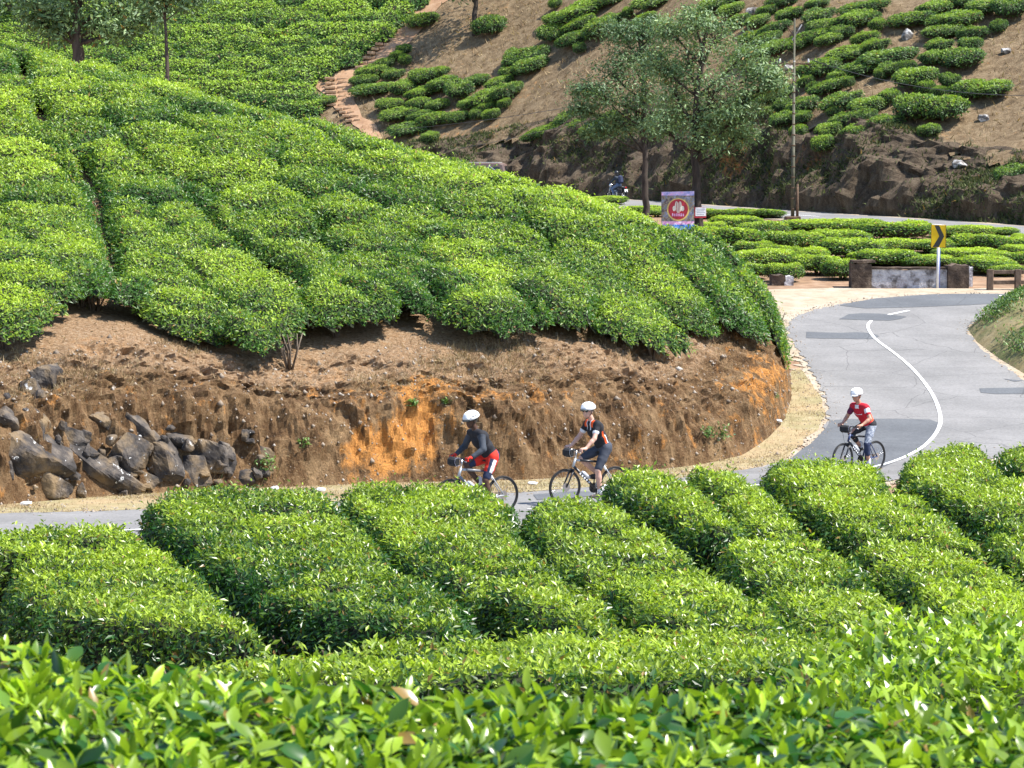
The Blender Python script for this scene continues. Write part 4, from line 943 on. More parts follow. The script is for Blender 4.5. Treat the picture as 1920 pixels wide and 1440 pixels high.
# ------------------------------------------------------------------ loose stuff: dry grass, stones, weeds
def blades(name,pts,nrm,L,Wd,mats,rg,lean=.6,**kw):
    n=len(pts); d=unit(nrm*.6+np.array([0,0,.7])+lean*rg.normal(size=(n,3))); s=unit(np.cross(d,rg.normal(size=(n,3)))); L=L*rg.uniform(.4,1.3,n)[:,None]
    v=np.stack([pts-s*Wd/2,pts+s*Wd/2,pts+d*L+np.array([0,0,-.25])*L*rg.random((n,1))],1).reshape(-1,3); T=np.arange(n*3).reshape(n,3)
    return link(name,npmesh(name,v,T,attrs={'age':np.repeat(rg.random(n),3)}),None,mats,kind='stuff',**kw)
M['drygrass']=leaf_mat('dry_grass_blade',(.20,.13,.07),(.46,.36,.21),rough=.8,trans=.2,spec=.1,big=1.)
M['olive']=leaf_mat('olive_weed',(.03,.045,.015),(.12,.14,.05),rough=.7,trans=.2,spec=.2,big=.6)
rg=np.random.default_rng(21)
def meshpts(o,n,fun):
    me=o.data; v=np.empty(len(me.vertices)*3,np.float32); me.vertices.foreach_get('co',v); v=v.reshape(-1,3).astype(float)
    q=np.empty(len(me.loops),np.int32); me.loops.foreach_get('vertex_index',q); q=q.reshape(-1,4)
    p,nr,_=tri_sample(v,q,n,fun,rg); nr=np.where(nr[:,2:3]<0,-nr,nr); return p,nr
ob=bpy.data.objects
p,n_=meshpts(ob['cut_bank'],17000,lambda nr,c:np.clip(noise3(c[:,0]/1.4,c[:,1]/1.4,c[:,2]/1.,3)+.15,0.01,1)*(.12+1.*np.clip((c[:,2]-zlow(c[:,0],c[:,1])-1.7)/.6,0,1)))
blades('dry_grass',p,n_,.16,.012,M['drygrass'],rg)
p,n_=meshpts(ob['far_hillside'],30000,lambda nr,c:np.clip(noise3(c[:,0]/5,c[:,1]/5,0,3)+.3,0.02,1)*(np.abs(c[:,0]-15)<45)*(c[:,1]<215)*(c[:,0]>-30))
blades('dry_grass',p,n_,.42,.07,M['drygrass'],rg)
p,n_=meshpts(ob['far_cut_bank'],30000,lambda nr,c:np.clip(noise3(c[:,0]/3,c[:,1]/3,c[:,2]/2,3)+.2,0.02,1)*(c[:,0]>-12)*(c[:,0]<34))
blades('undergrowth',p,n_,.30,.08,M['olive'],rg)
p,n_=meshpts(ob['hill_ground'],16000,lambda nr,c:(c[:,1]<66)*1.)
blades('leaf_litter',p+n_*.0,n_,.09,.03,M['drygrass'],rg,lean=2.)
def tri_pts(o,n,fun=None):
    me=o.data; v=np.empty(len(me.vertices)*3,np.float32); me.vertices.foreach_get('co',v); v=v.reshape(-1,3).astype(float)
    q=np.empty(len(me.loops),np.int32); me.loops.foreach_get('vertex_index',q); q=q.reshape(-1,3)
    return tri_sample(v,q,n,fun,rg)
p,n_,_=tri_pts(ob['verge'],16000,lambda nr,c:np.clip(noise3(c[:,0]/.8,c[:,1]/.8,0,3)+.25,.03,1))
blades('verge_grass',p,np.abs(n_),.07,.012,M['drygrass'],rg)
M['weed']=leaf_mat('weed_leaf',(.035,.085,.025),(.16,.27,.06),rough=.5,trans=.3,big=1.2)
p,n_,_=tri_pts(ob['verge_mound'],24000,lambda nr,c:np.clip(noise3(c[:,0]/1.1,c[:,1]/1.1,0,3)+.35,.02,1)*np.clip(sdist(c[:,0],c[:,1],mpoly)/1.0-.1,0,1))
V1,T1,A1=leaf_geo(p+np.array([0,0,1])*rg.random((len(p),1))*.22,np.tile([0,0,1.],(len(p),1)),.11*rg.uniform(.5,1.3,len(p)),.05,np.clip(rg.normal(.45,.3,len(p)),0,1),2,(.0,1.2),rg)
link('undergrowth',npmesh('undergrowth',V1,T1,attrs={'age':A1}),None,M['weed'],kind='stuff')
def pebbles(name,pts,r,mats,seed=1,**kw):
    rg=np.random.default_rng(seed); t=np.array([(1,0,0),(-1,0,0),(0,1,0),(0,-1,0),(0,0,1),(0,0,-1)],float); f=np.array([(0,2,4),(2,1,4),(1,3,4),(3,0,4),(2,0,5),(1,2,5),(3,1,5),(0,3,5)])
    n=len(pts); R=r*np.exp(rg.normal(0,.45,n)); v=pts[:,None,:]+t[None]*R[:,None,None]*rg.uniform(.5,1.2,(n,6,1)); T=(f[None]+6*np.arange(n)[:,None,None]).reshape(-1,3)
    return link(name,npmesh(name,v.reshape(-1,3),T),None,mats,kind='stuff',**kw)
M['pebble']=noisy('pebble',[(.3,(.12,.085,.055)),(.5,(.25,.20,.15)),(.68,(.42,.38,.33))],2.5,bump=0)
p,n_=meshpts(ob['cut_bank'],3000,None); pebbles('loose_stones',p,.026,M['pebble'])
p,n_,_=tri_pts(ob['verge'],1800); pebbles('gravel',p,.016,M['pebble'],2)
pp=np.vstack([Ld[:, :2]+rg.normal(0,.25,(len(Ld),2)) for _ in range(4)]+[Rd[:, :2]+rg.normal(0,.25,(len(Rd),2)) for _ in range(2)]); pp=np.c_[pp,zlow(pp[:,0],pp[:,1])+.02]; pebbles('gravel',pp,.016,M['pebble'],3)
# litter dropped on the verge
M['white_plastic']=mat('white_plastic',(.75,.75,.74),.45); M['red_plastic']=mat('red_plastic',(.5,.05,.06),.45); M['pinkpl']=mat('pink_plastic',(.6,.25,.3),.5)
lit=[(12,938,'red_plastic','crumpled red wrapper on the verge at the far left'),(28,931,'white_plastic','white crumpled paper beside the red wrapper on the verge'),(46,949,'white_plastic','flat white scrap lying nearest the road at the far left'),(253,921,'white_plastic','white crumpled plastic bag on the verge under the rocks'),(514,920,'white_plastic','small white scrap on the verge right of the rocks'),(602,922,'white_plastic','small white scrap on the verge left of the rider in black'),(998,910,'white_plastic','white scrap on the verge between the first two cyclists'),(1462,792,'white_plastic','white litter at the nose of the bank beside the bend'),(1466,686,'white_plastic','pale litter on the upper end of the bank nose')]
for i,(u,v,mt,lb) in enumerate(lit):
    b=low(u,v) if v>800 else onhill(u-4,v); me=rock_mesh('litter',.24,.2,.11,300+i,10,7,amp=.6); o=link('litter',me,None,M[mt],label=lb,cat='litter',group='litter on the verge'); o.location=V(b)+V((0,0,.04))
# weeds on the bank
def weed(u,v,hh,lb,fn=onhill,n=120,L=.09,mat_='weed'):
    b=fn(u,v); r=np.random.default_rng(int(u*7+v)); p=r.normal(0,hh*.32,(n,3))+np.array([0,-.05,hh*.5]); p[:,2]=np.abs(p[:,2])
    V1,T1,A1=leaf_geo(p,unit(p+np.array([0,0,.3])),L*r.uniform(.6,1.3,n),L*.45,r.random(n)*.5+.5,4,(.1,1.1),r)
    o=link('weed',npmesh('weed',V1,T1,attrs={'age':A1}),None,M[mat_],label=lb,cat='weed',group='weeds growing on the bank'); o.location=b
for u,v,h_,lb in [(500,884,.28,'bright green weed at the foot of the bank beside the rightmost rock'),(568,840,.16,'small green weed in the lower bank left of the orange earth'),(774,762,.12,'tiny green weed on the orange earth of the bank'),(1326,822,.25,'green weed on the bank between the middle rider and the rider in red'),(1352,826,.3,'larger green weed right of its neighbour at the bank foot'),(1462,650,.3,'green weed at the top of the bank nose beside the bend'),(1450,748,.15,'small weed low on the bank nose'),(835,758,.1,'tiny weed above the helmet of the rider in black')]: weed(u,v,h_,lb)

# ------------------------------------------------------------------ trees
def tree(name,base,trunk_pts,tr,clumps,d,nclump,nleaf,lsz,label,cat='tree',group=None,seed=1,leafm='oakleaf',limbs=True,barkm='bark',cs=.36):
    """trunk_pts: photo pixels up the trunk at depth d; clumps: (u,v,r px)"""
    rg=np.random.default_rng(seed); base=V(base); t=empty(name,base,label=label,cat=cat,group=group)
    tp=[V((0,0,-.3))]+[V(P(u,v,d))-base for u,v in trunk_pts]; n=len(tp)
    mb=MB(); sm=[tp[0]]
    for a,b in zip(tp[:-1],tp[1:]):
        for q in (.33,.66,1.): sm.append(a.lerp(b,q)+V((rg.normal()*.03,rg.normal()*.03,0)))
    rr=list(np.linspace(tr,tr*.28,len(sm))); rr[0]*=1.5
    mb.tube(sm,rr,10); mb.build('trunk',M[barkm],t)
    s_=F/d; pts=[]; cen=[]
    for (u,v,r) in clumps:
        c=V(P(u,v,d))-base; R=r/s_; c.y+=rg.uniform(-.8,.8)*R
        # limb
        zt=min(max(c.z-.9*R-.6,sm[len(sm)//3].z),sm[-1].z); j=int(np.argmin([abs(q.z-zt) for q in sm]))
        m2=MB(); a=sm[j]; mdl=a.lerp(c,.5)+V((0,0,-.12*R)); m2.tube([a,mdl,c],[tr*.34,tr*.2,tr*.08],6)
        for k in range(nclump):
            q=V(unit(rg.normal(size=3))*R*np.array([1,1,.85])*rg.uniform(.45,1.)); cc=c+q; cen.append(cc)
            m2.tube([mdl.lerp(c,rg.uniform(.2,1)),c+q*.5+V((0,0,-.05)),cc],[tr*.09,tr*.06,.012],4)
        m2.build('branch',M[barkm],t)
    cen=np.array([list(q) for q in cen]); idx=np.repeat(np.arange(len(cen)),nleaf)
    off=rg.normal(size=(len(idx),3))*np.array([cs,cs,cs*.55]); p=cen[idx]+off; nr=unit(off/np.array([cs,cs,cs*.6])+np.array([0,0,.7]))
    age=np.clip(.25+off[:,2]/cs*.4+rg.normal(0,.15,len(idx))+np.repeat(rg.uniform(-.2,.3,len(cen)),nleaf),0,1)
    LL=lsz*rg.uniform(.6,1.35,len(idx)); V1,T1,A1=leaf_geo(p,nr,LL,LL*.36,age,2,(-.3,.9),rg,rg.random(len(idx))*.5)
    link('crown',npmesh('crown',V1,T1,attrs={'age':A1}),t,M[leafm]); return t
gt=lambda u,d,f=zlow: (lambda q:(q[0],q[1],float(f(q[0],q[1]))))(P(u,500,d))
M['darkbark']=noisy('dark_bark',[(.3,(.02,.016,.013)),(.7,(.075,.058,.045))],6,stretch=(1,1,.25),rough=.95,bump=.7)
bB=low(1309,452,0,60,160); dB=proj(bB)[2]
tB=tree('silver_oak_tree',bB,[(1309,400),(1306,330),(1302,270),(1306,180),(1318,90),(1330,40)],.24,[(1290,95,52),(1345,60,48),(1395,105,46),(1262,165,46),(1335,175,54),(1405,185,44),(1428,140,28),(1245,235,40),(1325,250,40),(1390,255,28),(1300,40,36),(1262,60,34),(1375,225,40),(1240,120,36),(1445,160,20),(1300,215,44)],dB,14,80,.18,'tall silver oak with a banner and white notice on its trunk',group='pair of silver oaks beside the upper road',seed=3,barkm='darkbark')
bA=low(1211,412,0,60,160); dA=proj(bA)[2]
tA=tree('silver_oak_tree',bA,[(1211,370),(1210,310),(1208,240),(1206,160),(1200,90),(1195,50)],.19,[(1180,95,46),(1148,140,36),(1210,165,44),(1125,180,32),(1165,225,32),(1100,165,20),(1205,60,30),(1092,205,18),(1120,240,22),(1222,110,34),(1190,200,40),(1160,60,22),(1222,235,24),(1230,50,24)],dA,14,75,.18,'slimmer silver oak left of the trunk carrying the banner',group='pair of silver oaks beside the upper road',seed=4,barkm='darkbark')
zl_=lambda x,y:np.maximum(zlow(x,y),zhill(x,y))
b=gt(145,86,zl_); tree('shade_tree',b,[(146,100),(144,50),(146,0),(160,-60)],.26,[(105,20,40),(150,-5,46),(215,15,44),(262,38,34),(70,38,22),(190,-60,60),(110,-60,60),(180,55,22),(240,-30,50),(110,62,18),(285,20,24),(60,0,36),(150,-100,60),(215,62,18)],86,9,55,.24,'broad shade tree with a dark trunk behind the crest of the left hill',seed=5,leafm='oakleaf')
b=gt(311,82,zl_); tree('shade_tree',b,[(312,138),(311,60),(310,0),(309,-90)],.085,[(300,-20,26),(335,-30,30),(355,0,16),(290,-70,36),(340,-80,36),(290,0,18)],82,8,45,.24,'thin straight tree trunk rising behind the crest, right of the broad shade tree',seed=6)
for (u,v,tp,cl,lb,sd) in [(437,8,[(437,-10),(437,-60),(440,-130)],[(430,-110,50),(470,-140,50),(400,-150,50),(440,-190,60)],'distant tree of which only the trunk foot shows above the tea rows',7),
    (893,62,[(891,30),(892,0),(893,-60),(895,-130)],[(880,-60,40),(920,-80,44),(860,-110,50),(905,-130,60),(935,-120,46),(885,-180,50),(870,-30,22)],'tree with a dark trunk standing on the bare slope right of the footpath',8),
    (600,-70,[(600,-110),(602,-170)],[(590,-150,50),(640,-170,60),(560,-180,50),(600,-220,60)],'tree above the tea rows whose shadow falls on them',9),
    (735,-60,[(735,-100),(735,-160)],[(720,-140,50),(760,-160,50),(740,-200,60)],'tree beside the top of the footpath, shading the tea rows',10)]:
    b=onfar(u,v); d=proj(b)[2]; tree('hillside_tree',b,tp,.24,cl,d,8,45,.42,lb,group='trees on the far hill',seed=sd,cs=.7,barkm='darkbark')
# two dark bits of the farther trees at the top left corner
b=onfar(20,40); tree('hillside_tree',b,[(20,20),(20,-40)],.2,[(15,0,30),(50,-20,30),(-10,-30,40)],proj(b)[2],8,45,.42,'dark tree in the top left corner of the photo, beyond the tea rows',group='trees on the far hill',seed=15,cs=.7)

# ------------------------------------------------------------------ roadside things
M['steel']=noisy('painted_steel_pole',[(.3,(.045,.045,.028)),(.7,(.10,.095,.06))],3,rough=.6,bump=.2,metal=.0)
M['rust']=noisy('rusty_iron',[(.3,(.05,.03,.02)),(.7,(.16,.10,.06))],8,rough=.8)
b=low(1486,412); s_=F/proj(b)[2]; pole=empty('utility_pole',b,label='tall banded utility pole with crossarms standing beside the upper road',cat='utility pole')
H=374/s_; mb=MB(); mb.tube([(0,0,-.3),(0,0,H*.45),(0,0,H*.45),(0,0,H*.78),(0,0,H*.78),(0,0,H)],[.09,.085,.07,.065,.05,.045],12); mb.build('pole',M['steel'],pole)
for k in range(13): 
    m_=MB(); z=.5+k*.52; m_.tube([(0,0,z),(0,0,z+.06)],.10 if z<H*.45 else .08,12); m_.build('band',M['rust'],pole)
m_=MB(); m_.box((.02,0,H*.775),(1.5,.08,.08),bev=.01); m_.build('crossarm',M['rust'],pole)
m_=MB(); m_.box((.12,0,H*.93),(.06,.06,.9),Euler((0,.55,0)),bev=.01); m_.build('bracket',M['palerock'],pole)
m_=MB(); m_.box((-.16,0,H*.93),(.05,.05,.7),Euler((0,-.6,0)),bev=.01); m_.build('bracket',M['rust'],pole)
m_=MB(); m_.box((.0,0,.02),(.75,.75,.3),bev=.04); m_.build('concrete_base',M['rust'],pole)
m_=MB(); m_.tube([(.23,-.05,-.2),(.22,-.05,1.75)],[.07,.06],8); m_.build('short_stub_post',M['rust'],pole)
for k,x in enumerate((-.7,0,.7)):
    m_=MB(); m_.tube([(x,0,H*.78),(x,0,H*.78+.08),(x,0,H*.78+.14),(x,0,H*.78+.2)],[.03,.06,.03,.05],8); m_.build('insulator',M['white_plastic'],pole)
M['wire']=mat('wire',(.05,.05,.05),.5)
pb=V(b)
for k,(x,to,lb) in enumerate([(-.7,P(700,300,170),'sagging power line running left from the crossarm over the bare slope'),(.7,P(2100,170,98),'power line leaving the crossarm towards the right edge of the photo'),(0,P(600,250,172),'upper power line running left from the crossarm')]):
    a=pb+V((x,0,H*.78+.2)); e=V(to); pts=[]
    for t in np.linspace(0,1,24): q=a.lerp(e,t); q.z-=1.6*4*t*(1-t)*.5; pts.append(q)
    mb=MB(); mb.tube(pts,.014,4); mb.build('power_line',M['wire'],None,label=lb,cat='power line',group='power lines')
# chevron sign
M['yellow']=noisy('yellow_sign_sheet',[(.3,(.72,.42,.0)),(.7,(.85,.55,.01))],3,rough=.4,bump=0); M['black']=mat('black_paint',(.025,.025,.02),.5); M['white']=noisy('white_paint',[(.3,(.62,.62,.6)),(.6,(.8,.8,.79))],5,rough=.5,bump=.1); M['blue']=mat('blue_paint',(.05,.10,.45),.5)
b=low(1758,541); s_=F/proj(b)[2]; sg=empty('chevron_sign',b,-.12,label='yellow road sign with a black chevron pointing right, on a white post',cat='road sign')
sw,sh=28/s_,42/s_; zc=98/s_
mb=MB(); mb.tube([(0,.03,-.2),(0,.03,zc+sh*.3)],.045,10); mb.build('post',M['white'],sg)
mb=MB(); mb.tube([(.052,.035,.0),(.052,.035,zc-sh*.55)],.018,6); mb.build('blue_stripe',M['blue'],sg)
mb=MB(); mb.box((0,-.03,zc),(sw,.012,sh),bev=.004); mb.build('sign_panel',M['yellow'],sg)
for sx in (-1,1): mb=MB(); mb.box((sx*(sw/2-.008),-.04,zc),(.012,.01,sh),bev=.0); mb.build('panel_edge',M['rust'],sg)
yv=-.0385
def pl(pts): return [V((x*sw/2,yv,zc+z*sh/2)) for x,z in pts]
mb=MB(); mb.prism(pl([(-.55,1*.97),(.05,.97),(.75,0),(.05,-.97),(-.75,-.97),(.1,0)]),(0,-.003,0)); mb.build('chevron',M['black'],sg)
# banner on the oak
bn=empty('banner',bB,label='printed advertising banner with a round red and gold emblem, tied to the oak trunk',cat='banner'); B0=V(bB)
def bp(u,v,off=0.): return V(P(u,v,dB-.32-off))-B0
def rect(u0,v0,u1,v1,off=0.,dv=0): return [bp(u0,v1+dv,off),bp(u1,v1,off),bp(u1,v0,off),bp(u0,v0+dv,off)]
def flat(name,poly,m,par,th=.004):
    mb=MB(); mb.prism(poly,(0,-th,0)); return mb.build(name,m,par)
def pm(name,stops,sc): return noisy(name,stops,sc,rough=.45,bump=0,spec=.4)
M['bn_mid']=pm('banner_print_dark',[(.3,(.04,.05,.09)),(.42,(.16,.10,.09)),(.5,(.30,.26,.16)),(.58,(.12,.14,.22)),(.7,(.42,.40,.42))],7)
M['bn_top']=pm('banner_print_violet',[(.35,(.25,.28,.55)),(.5,(.55,.45,.72)),(.62,(.75,.38,.6))],6)
M['bn_pink']=pm('banner_print_pink',[(.4,(.75,.45,.65)),(.5,(.7,.25,.5)),(.6,(.8,.7,.8))],9)
M['bn_blue']=pm('banner_print_blue',[(.35,(.03,.10,.42)),(.5,(.07,.25,.65)),(.62,(.3,.5,.8))],6)
M['bn_cream']=mat('banner_print_cream',(.72,.66,.52),.5); M['gold']=mat('banner_print_gold',(.62,.45,.12),.4); M['bn_red']=pm('banner_print_red',[(.3,(.30,.012,.02)),(.7,(.52,.03,.045))],4)
mb=MB(); mb.prism(rect(1240,358,1302,437,-.02,1.5),(0,.03,0)); mb.build('backing_sheet',M['bn_mid'],bn)
flat('violet_band',rect(1240.5,358.5,1301.5,366.5,.0,1.5),M['bn_top'],bn); flat('middle_print',rect(1240.5,366.5,1301.5,415,.0,0),M['bn_mid'],bn)
flat('blue_print',rect(1240.5,421,1301.5,433,.0),M['bn_blue'],bn); flat('pink_lettering_band',rect(1240.5,415,1301.5,421,.0),M['bn_pink'],bn); flat('cream_border',rect(1240.5,433,1301.5,437,.0),M['bn_cream'],bn)
def ell(cu,cv,ru,rv,off,n=32): return [bp(cu+ru*math.cos(-a),cv+rv*math.sin(-a),off) for a in np.linspace(0,2*math.pi,n,endpoint=False)]
flat('gold_ring',ell(1271.5,393,21,21.5,.006),M['gold'],bn); flat('red_disc',ell(1271.5,392.5,18.5,19,.012),M['bn_red'],bn)
for cu,cv,ru,rv in ((1268.5,386,3.2,8.5),(1275,386,3.2,8.5),(1264,391,3,5),(1279.5,391,3.5,5),(1271.8,393,5,6)): flat('pale_petal',ell(cu,cv,ru,rv,.018+.001*random.random(),16),M['bn_cream'],bn,.003)
for x in (-3.1,0,3.1): flat('red_stripe',rect(1271.6+x-.5,379,1271.6+x+.5,398,.026),M['bn_red'],bn,.002)
for i in range(6): flat('pink_letter',rect(1260+i*4.0,400+(i%2)*.6,1262.4+i*4.0,405.5,.018),M['bn_pink'],bn,.003)
for u_ in (1241.5,):
    mb=MB(); mb.tube([bp(u_,356,-.06),bp(u_,470,-.06)],.03,6); mb.build('support_stick',M['darkbark'],bn)
nt_=empty('notice_board',bB,label='small white notice with red edging nailed to the oak trunk right of the banner',cat='notice'); 
mb=MB(); mb.prism(rect(1302,388.5,1324,408.5,.0),(0,.02,0)); mb.build('board',M['bn_red'],nt_); flat('white_face',rect(1304,389,1323.7,405,.004),M['white'],nt_)
M['grey_ink']=mat('grey_ink',(.25,.25,.32),.6)
for i in range(4): flat('text_line',rect(1306,391.5+i*3.4,1322-2*(i%2),392.4+i*3.4,.010),M['grey_ink'],nt_,.002)
# culvert wall
M['mossy']=noisy('blackened_masonry',[(.3,(.028,.02,.016)),(.5,(.075,.052,.038)),(.68,(.19,.14,.10))],2.2,rough=.95,bump=.9,bdist=.05)
M['limewash']=noisy('worn_limewash',[(.28,(.07,.06,.06)),(.40,(.20,.185,.18)),(.50,(.42,.40,.41)),(.68,(.66,.64,.63))],3.4,rough=.95,bump=.9,bdist=.04)
def lw(u,v): return V(low(u,v))
wl=empty('culvert_wall',lw(1700,541),label='low whitewashed stone culvert wall between two blackened pillars at the bend',cat='wall')
w0=V(wl.location)
def slab(name,u0,u1,v,hpx,dep,m,seg=14,rough=.035,y=0.,seed=0,lift=0):
    a,b2=lw(u0,v)-w0,lw(u1,v)-w0; s_=F/proj(np.array(lw((u0+u1)/2,v)))[2]; Hh=hpx/s_; L_=(b2-a).length; ny=max(4,int(Hh/.12)); nx=max(6,int(L_/.14)); ez=V((0,0,1)); ex=(b2-a).normalized(); ey=V((-ex.y,ex.x,0))
    # closed box grid with rough faces
    import itertools
    vs=[];fs=[]; nd=max(3,int(dep/.14))
    def gridf(f,n1,n2):
        b_=len(vs)
        for i in range(n1+1):
            for j in range(n2+1):
                p=f(i/n1,j/n2); q=np.array(p)+np.array(w0); dx=rough*noise3(q[0]/.22,q[1]/.22,q[2]/.18+seed,3); c=a+ex*L_/2+ey*dep/2+ez*Hh/2; dr=(p-c); dr=V((dr.x,dr.y,dr.z*.6)).normalized(); vs.append(p+dr*float(dx))
        for i in range(n1):
            for j in range(n2): k=b_+i*(n2+1)+j; fs.append((k,k+1,k+n2+2,k+n2+1))
    ext=.15 if lift==0 else 0.; o_=a+ey*y+ez*(lift-ext); Hh+=ext
    wav=lambda t: 1+.035*math.sin(t*9+seed)+.02*math.sin(t*23)
    gridf(lambda s,t:o_+ex*L_*(1-s)+ez*Hh*t*wav(1-s),nx,ny); gridf(lambda s,t:o_+ey*dep+ex*L_*s+ez*Hh*t*wav(s),nx,ny)
    gridf(lambda s,t:o_+ey*dep*(s)+ez*Hh*t*wav(0),nd,ny); gridf(lambda s,t:o_+ex*L_+ey*dep*(1-s)+ez*Hh*t*wav(1),nd,ny)
    gridf(lambda s,t:o_+ex*L_*s+ey*dep*(1-t)+ez*Hh*wav(s),nx,nd)
    me=bpy.data.meshes.new(name); me.from_pydata([tuple(q) for q in vs],[],fs); me.polygons.foreach_set('use_smooth',[True]*len(fs)); me.update(); link(name,me,wl,m); return o_,ex,ey,L_,Hh
slab('whitewashed_panel',1634,1780,541,36,.4,M['limewash'],y=.18,seed=1)
slab('coping',1632,1780,541,3.5,.5,M['mossy'],y=.13,seed=2,lift=36/56.3)
slab('pillar',1597,1634,541,48,.75,M['mossy'],seed=3,rough=.05); slab('pillar',1777,1817,541,44,.75,M['mossy'],seed=4,rough=.05)
slab('wing_wall',1815,1826,538,36,1.6,M['limewash'],seed=5,y=.2); slab('cap_stone',1599,1640,541,5,.85,M['mossy'],seed=6,y=-.03,lift=48/56.3)
wl2=empty('stone_block',lw(1466,535),label='squat stone block at the left end of the dirt turnout, half under tea bushes',cat='stone block'); wl_save=wl; wl=wl2; w0=V(wl2.location)
slab('block',1447,1472,535,19,.8,M['mossy'],seed=8,rough=.05); slab('pale_side_block',1471,1488,535,17,.6,M['limewash'],seed=9,rough=.04); wl=wl_save
# fence of posts and rails
M['fence']=noisy('weathered_brown_rail',[(.3,(.07,.045,.03)),(.7,(.20,.14,.10))],5,rough=.9,bump=.5)
fn=empty('rail_fence',lw(1880,545),label='brown two-rail fence at the right edge beyond the bend',cat='fence'); f0=V(fn.location)
posts=[1856,1908,1966,2030]
for u in posts:
    q=lw(u,544)-f0; mb=MB(); mb.box(q+V((0,0,.3)),(.2,.2,.78),bev=.02); mb.build('post',M['fence'],fn)
for z in (.26,.60):
    for a_,b_ in zip(posts[:-1],posts[1:]):
        a=lw(a_,544)-f0;b2=lw(b_,544)-f0; mb=MB(); d=(b2-a); mb.box((a+b2)/2+V((0,-.02 if z<.5 else .02,z)),(d.length-.21,.09,.13),Euler((0,0,math.atan2(d.y,d.x))),bev=.012); mb.build('rail',M['fence'],fn)
# roadside stones along the upper road's inner edge
for i,(u,v) in enumerate([(1352,373),(1228,372),(1700,397)]): pass

# ------------------------------------------------------------------ van on the upper road
M['van_body']=noisy('dull_brown_paint',[(.3,(.15,.10,.085)),(.7,(.21,.145,.12))],1.5,rough=.45,bump=0,spec=.5); M['van_roof']=mat('pale_roof_paint',(.34,.36,.33),.4); M['glass']=mat('dark_glass',(.02,.025,.03),.08); M['rubber']=noisy('rubber',[(.3,(.012,.012,.012)),(.7,(.03,.03,.03))],12,rough=.8,bump=.1); M['lamp_red']=mat('red_lamp',(.4,.01,.01),.25); M['chrome']=mat('chrome',(.6,.6,.6),.2,1.)
b=P(932,368,151); b=np.array([b[0],b[1],float(zlow(b[0],b[1]))])
b=V(b)+V((-1.25,0,0)); van=empty('van',b,math.radians(172),label='dull brown van with a pale roof, half hidden behind the crest of the left hill',cat='van')
# local x = forward
prof=[(-1.95,.45),(-1.98,1.0),(-1.93,1.35),(-1.80,1.88),(-1.55,1.98),(.9,1.98),(1.25,1.85),(1.75,1.25),(2.05,1.1),(2.1,.45)]
mb=MB(); n=len(prof); ys=[-.84,-.8,0,.8,.84]
vs=[];
for yy,ins in ((-.86,.06),(-.80,0),(.80,0),(.86,.06)):
    for x,z in prof:
        cx,cz=0,1.1; vs.append(V((cx+(x-cx)*(1-ins),yy*(1-.12*max(0,z-1.1)),cz+(z-cz)*(1-ins))))
fs=[tuple(range(n-1,-1,-1)),tuple(range(3*n,4*n))]
for k in range(3):
    for i in range(n): j=(i+1)%n; fs.append((k*n+i,k*n+j,(k+1)*n+j,(k+1)*n+i))
mb.add(vs,fs,0,False); mb.build('body',M['van_body'],van)
mb=MB(); mb.box((-.32,0,1.995),(2.35,1.36,.05),bev=.02); mb.build('roof',M['van_roof'],van)
for sy in (-1,1):
    for x0,x1 in ((-1.55,-.65),(-.55,.3),(.4,1.25)):
        mb=MB(); mb.box(((x0+x1)/2,sy*.815,1.5),(x1-x0,.02,.42),Euler((sy*.12,0,0)),bev=.008); mb.build('side_window',M['glass'],van)
mb=MB(); mb.box((-1.905,0,1.58),(.02,1.25,.42),Euler((0,.24,0)),bev=.008); mb.build('rear_window',M['glass'],van)
mb=MB(); mb.box((1.50,0,1.56),(.02,1.3,.6),Euler((0,-.70,0)),bev=.008); mb.build('windscreen',M['glass'],van)
mb=MB(); mb.box((-1.1,.835,1.62),(.5,.006,.05),Euler((0,-.6,0))); mb.build('white_stripe',M['white'],van)
for x in (-1.3,1.3):
    for sy in (-1,1):
        wh=MB(); wh.torus((x,sy*.78,.32),.24,.085,'y',24,8); w_=wh.build('wheel',M['rubber'],van); rm=MB(); rm.disc((x,sy*.80,.32),.17,.1,'y',16); rm.build('rim',M['chrome'],w_)
for sy in (-1,1): mb=MB(); mb.box((-1.985,sy*.7,.95),(.03,.16,.22),bev=.01); mb.build('tail_lamp',M['lamp_red'],van); mb=MB(); mb.disc((2.09,sy*.6,.85),.11,.05,'x',16); mb.build('headlight',M['chrome'],van)
mb=MB(); mb.box((-2.02,0,.5),(.1,1.6,.16),bev=.03); mb.build('bumper',M['chrome'],van)
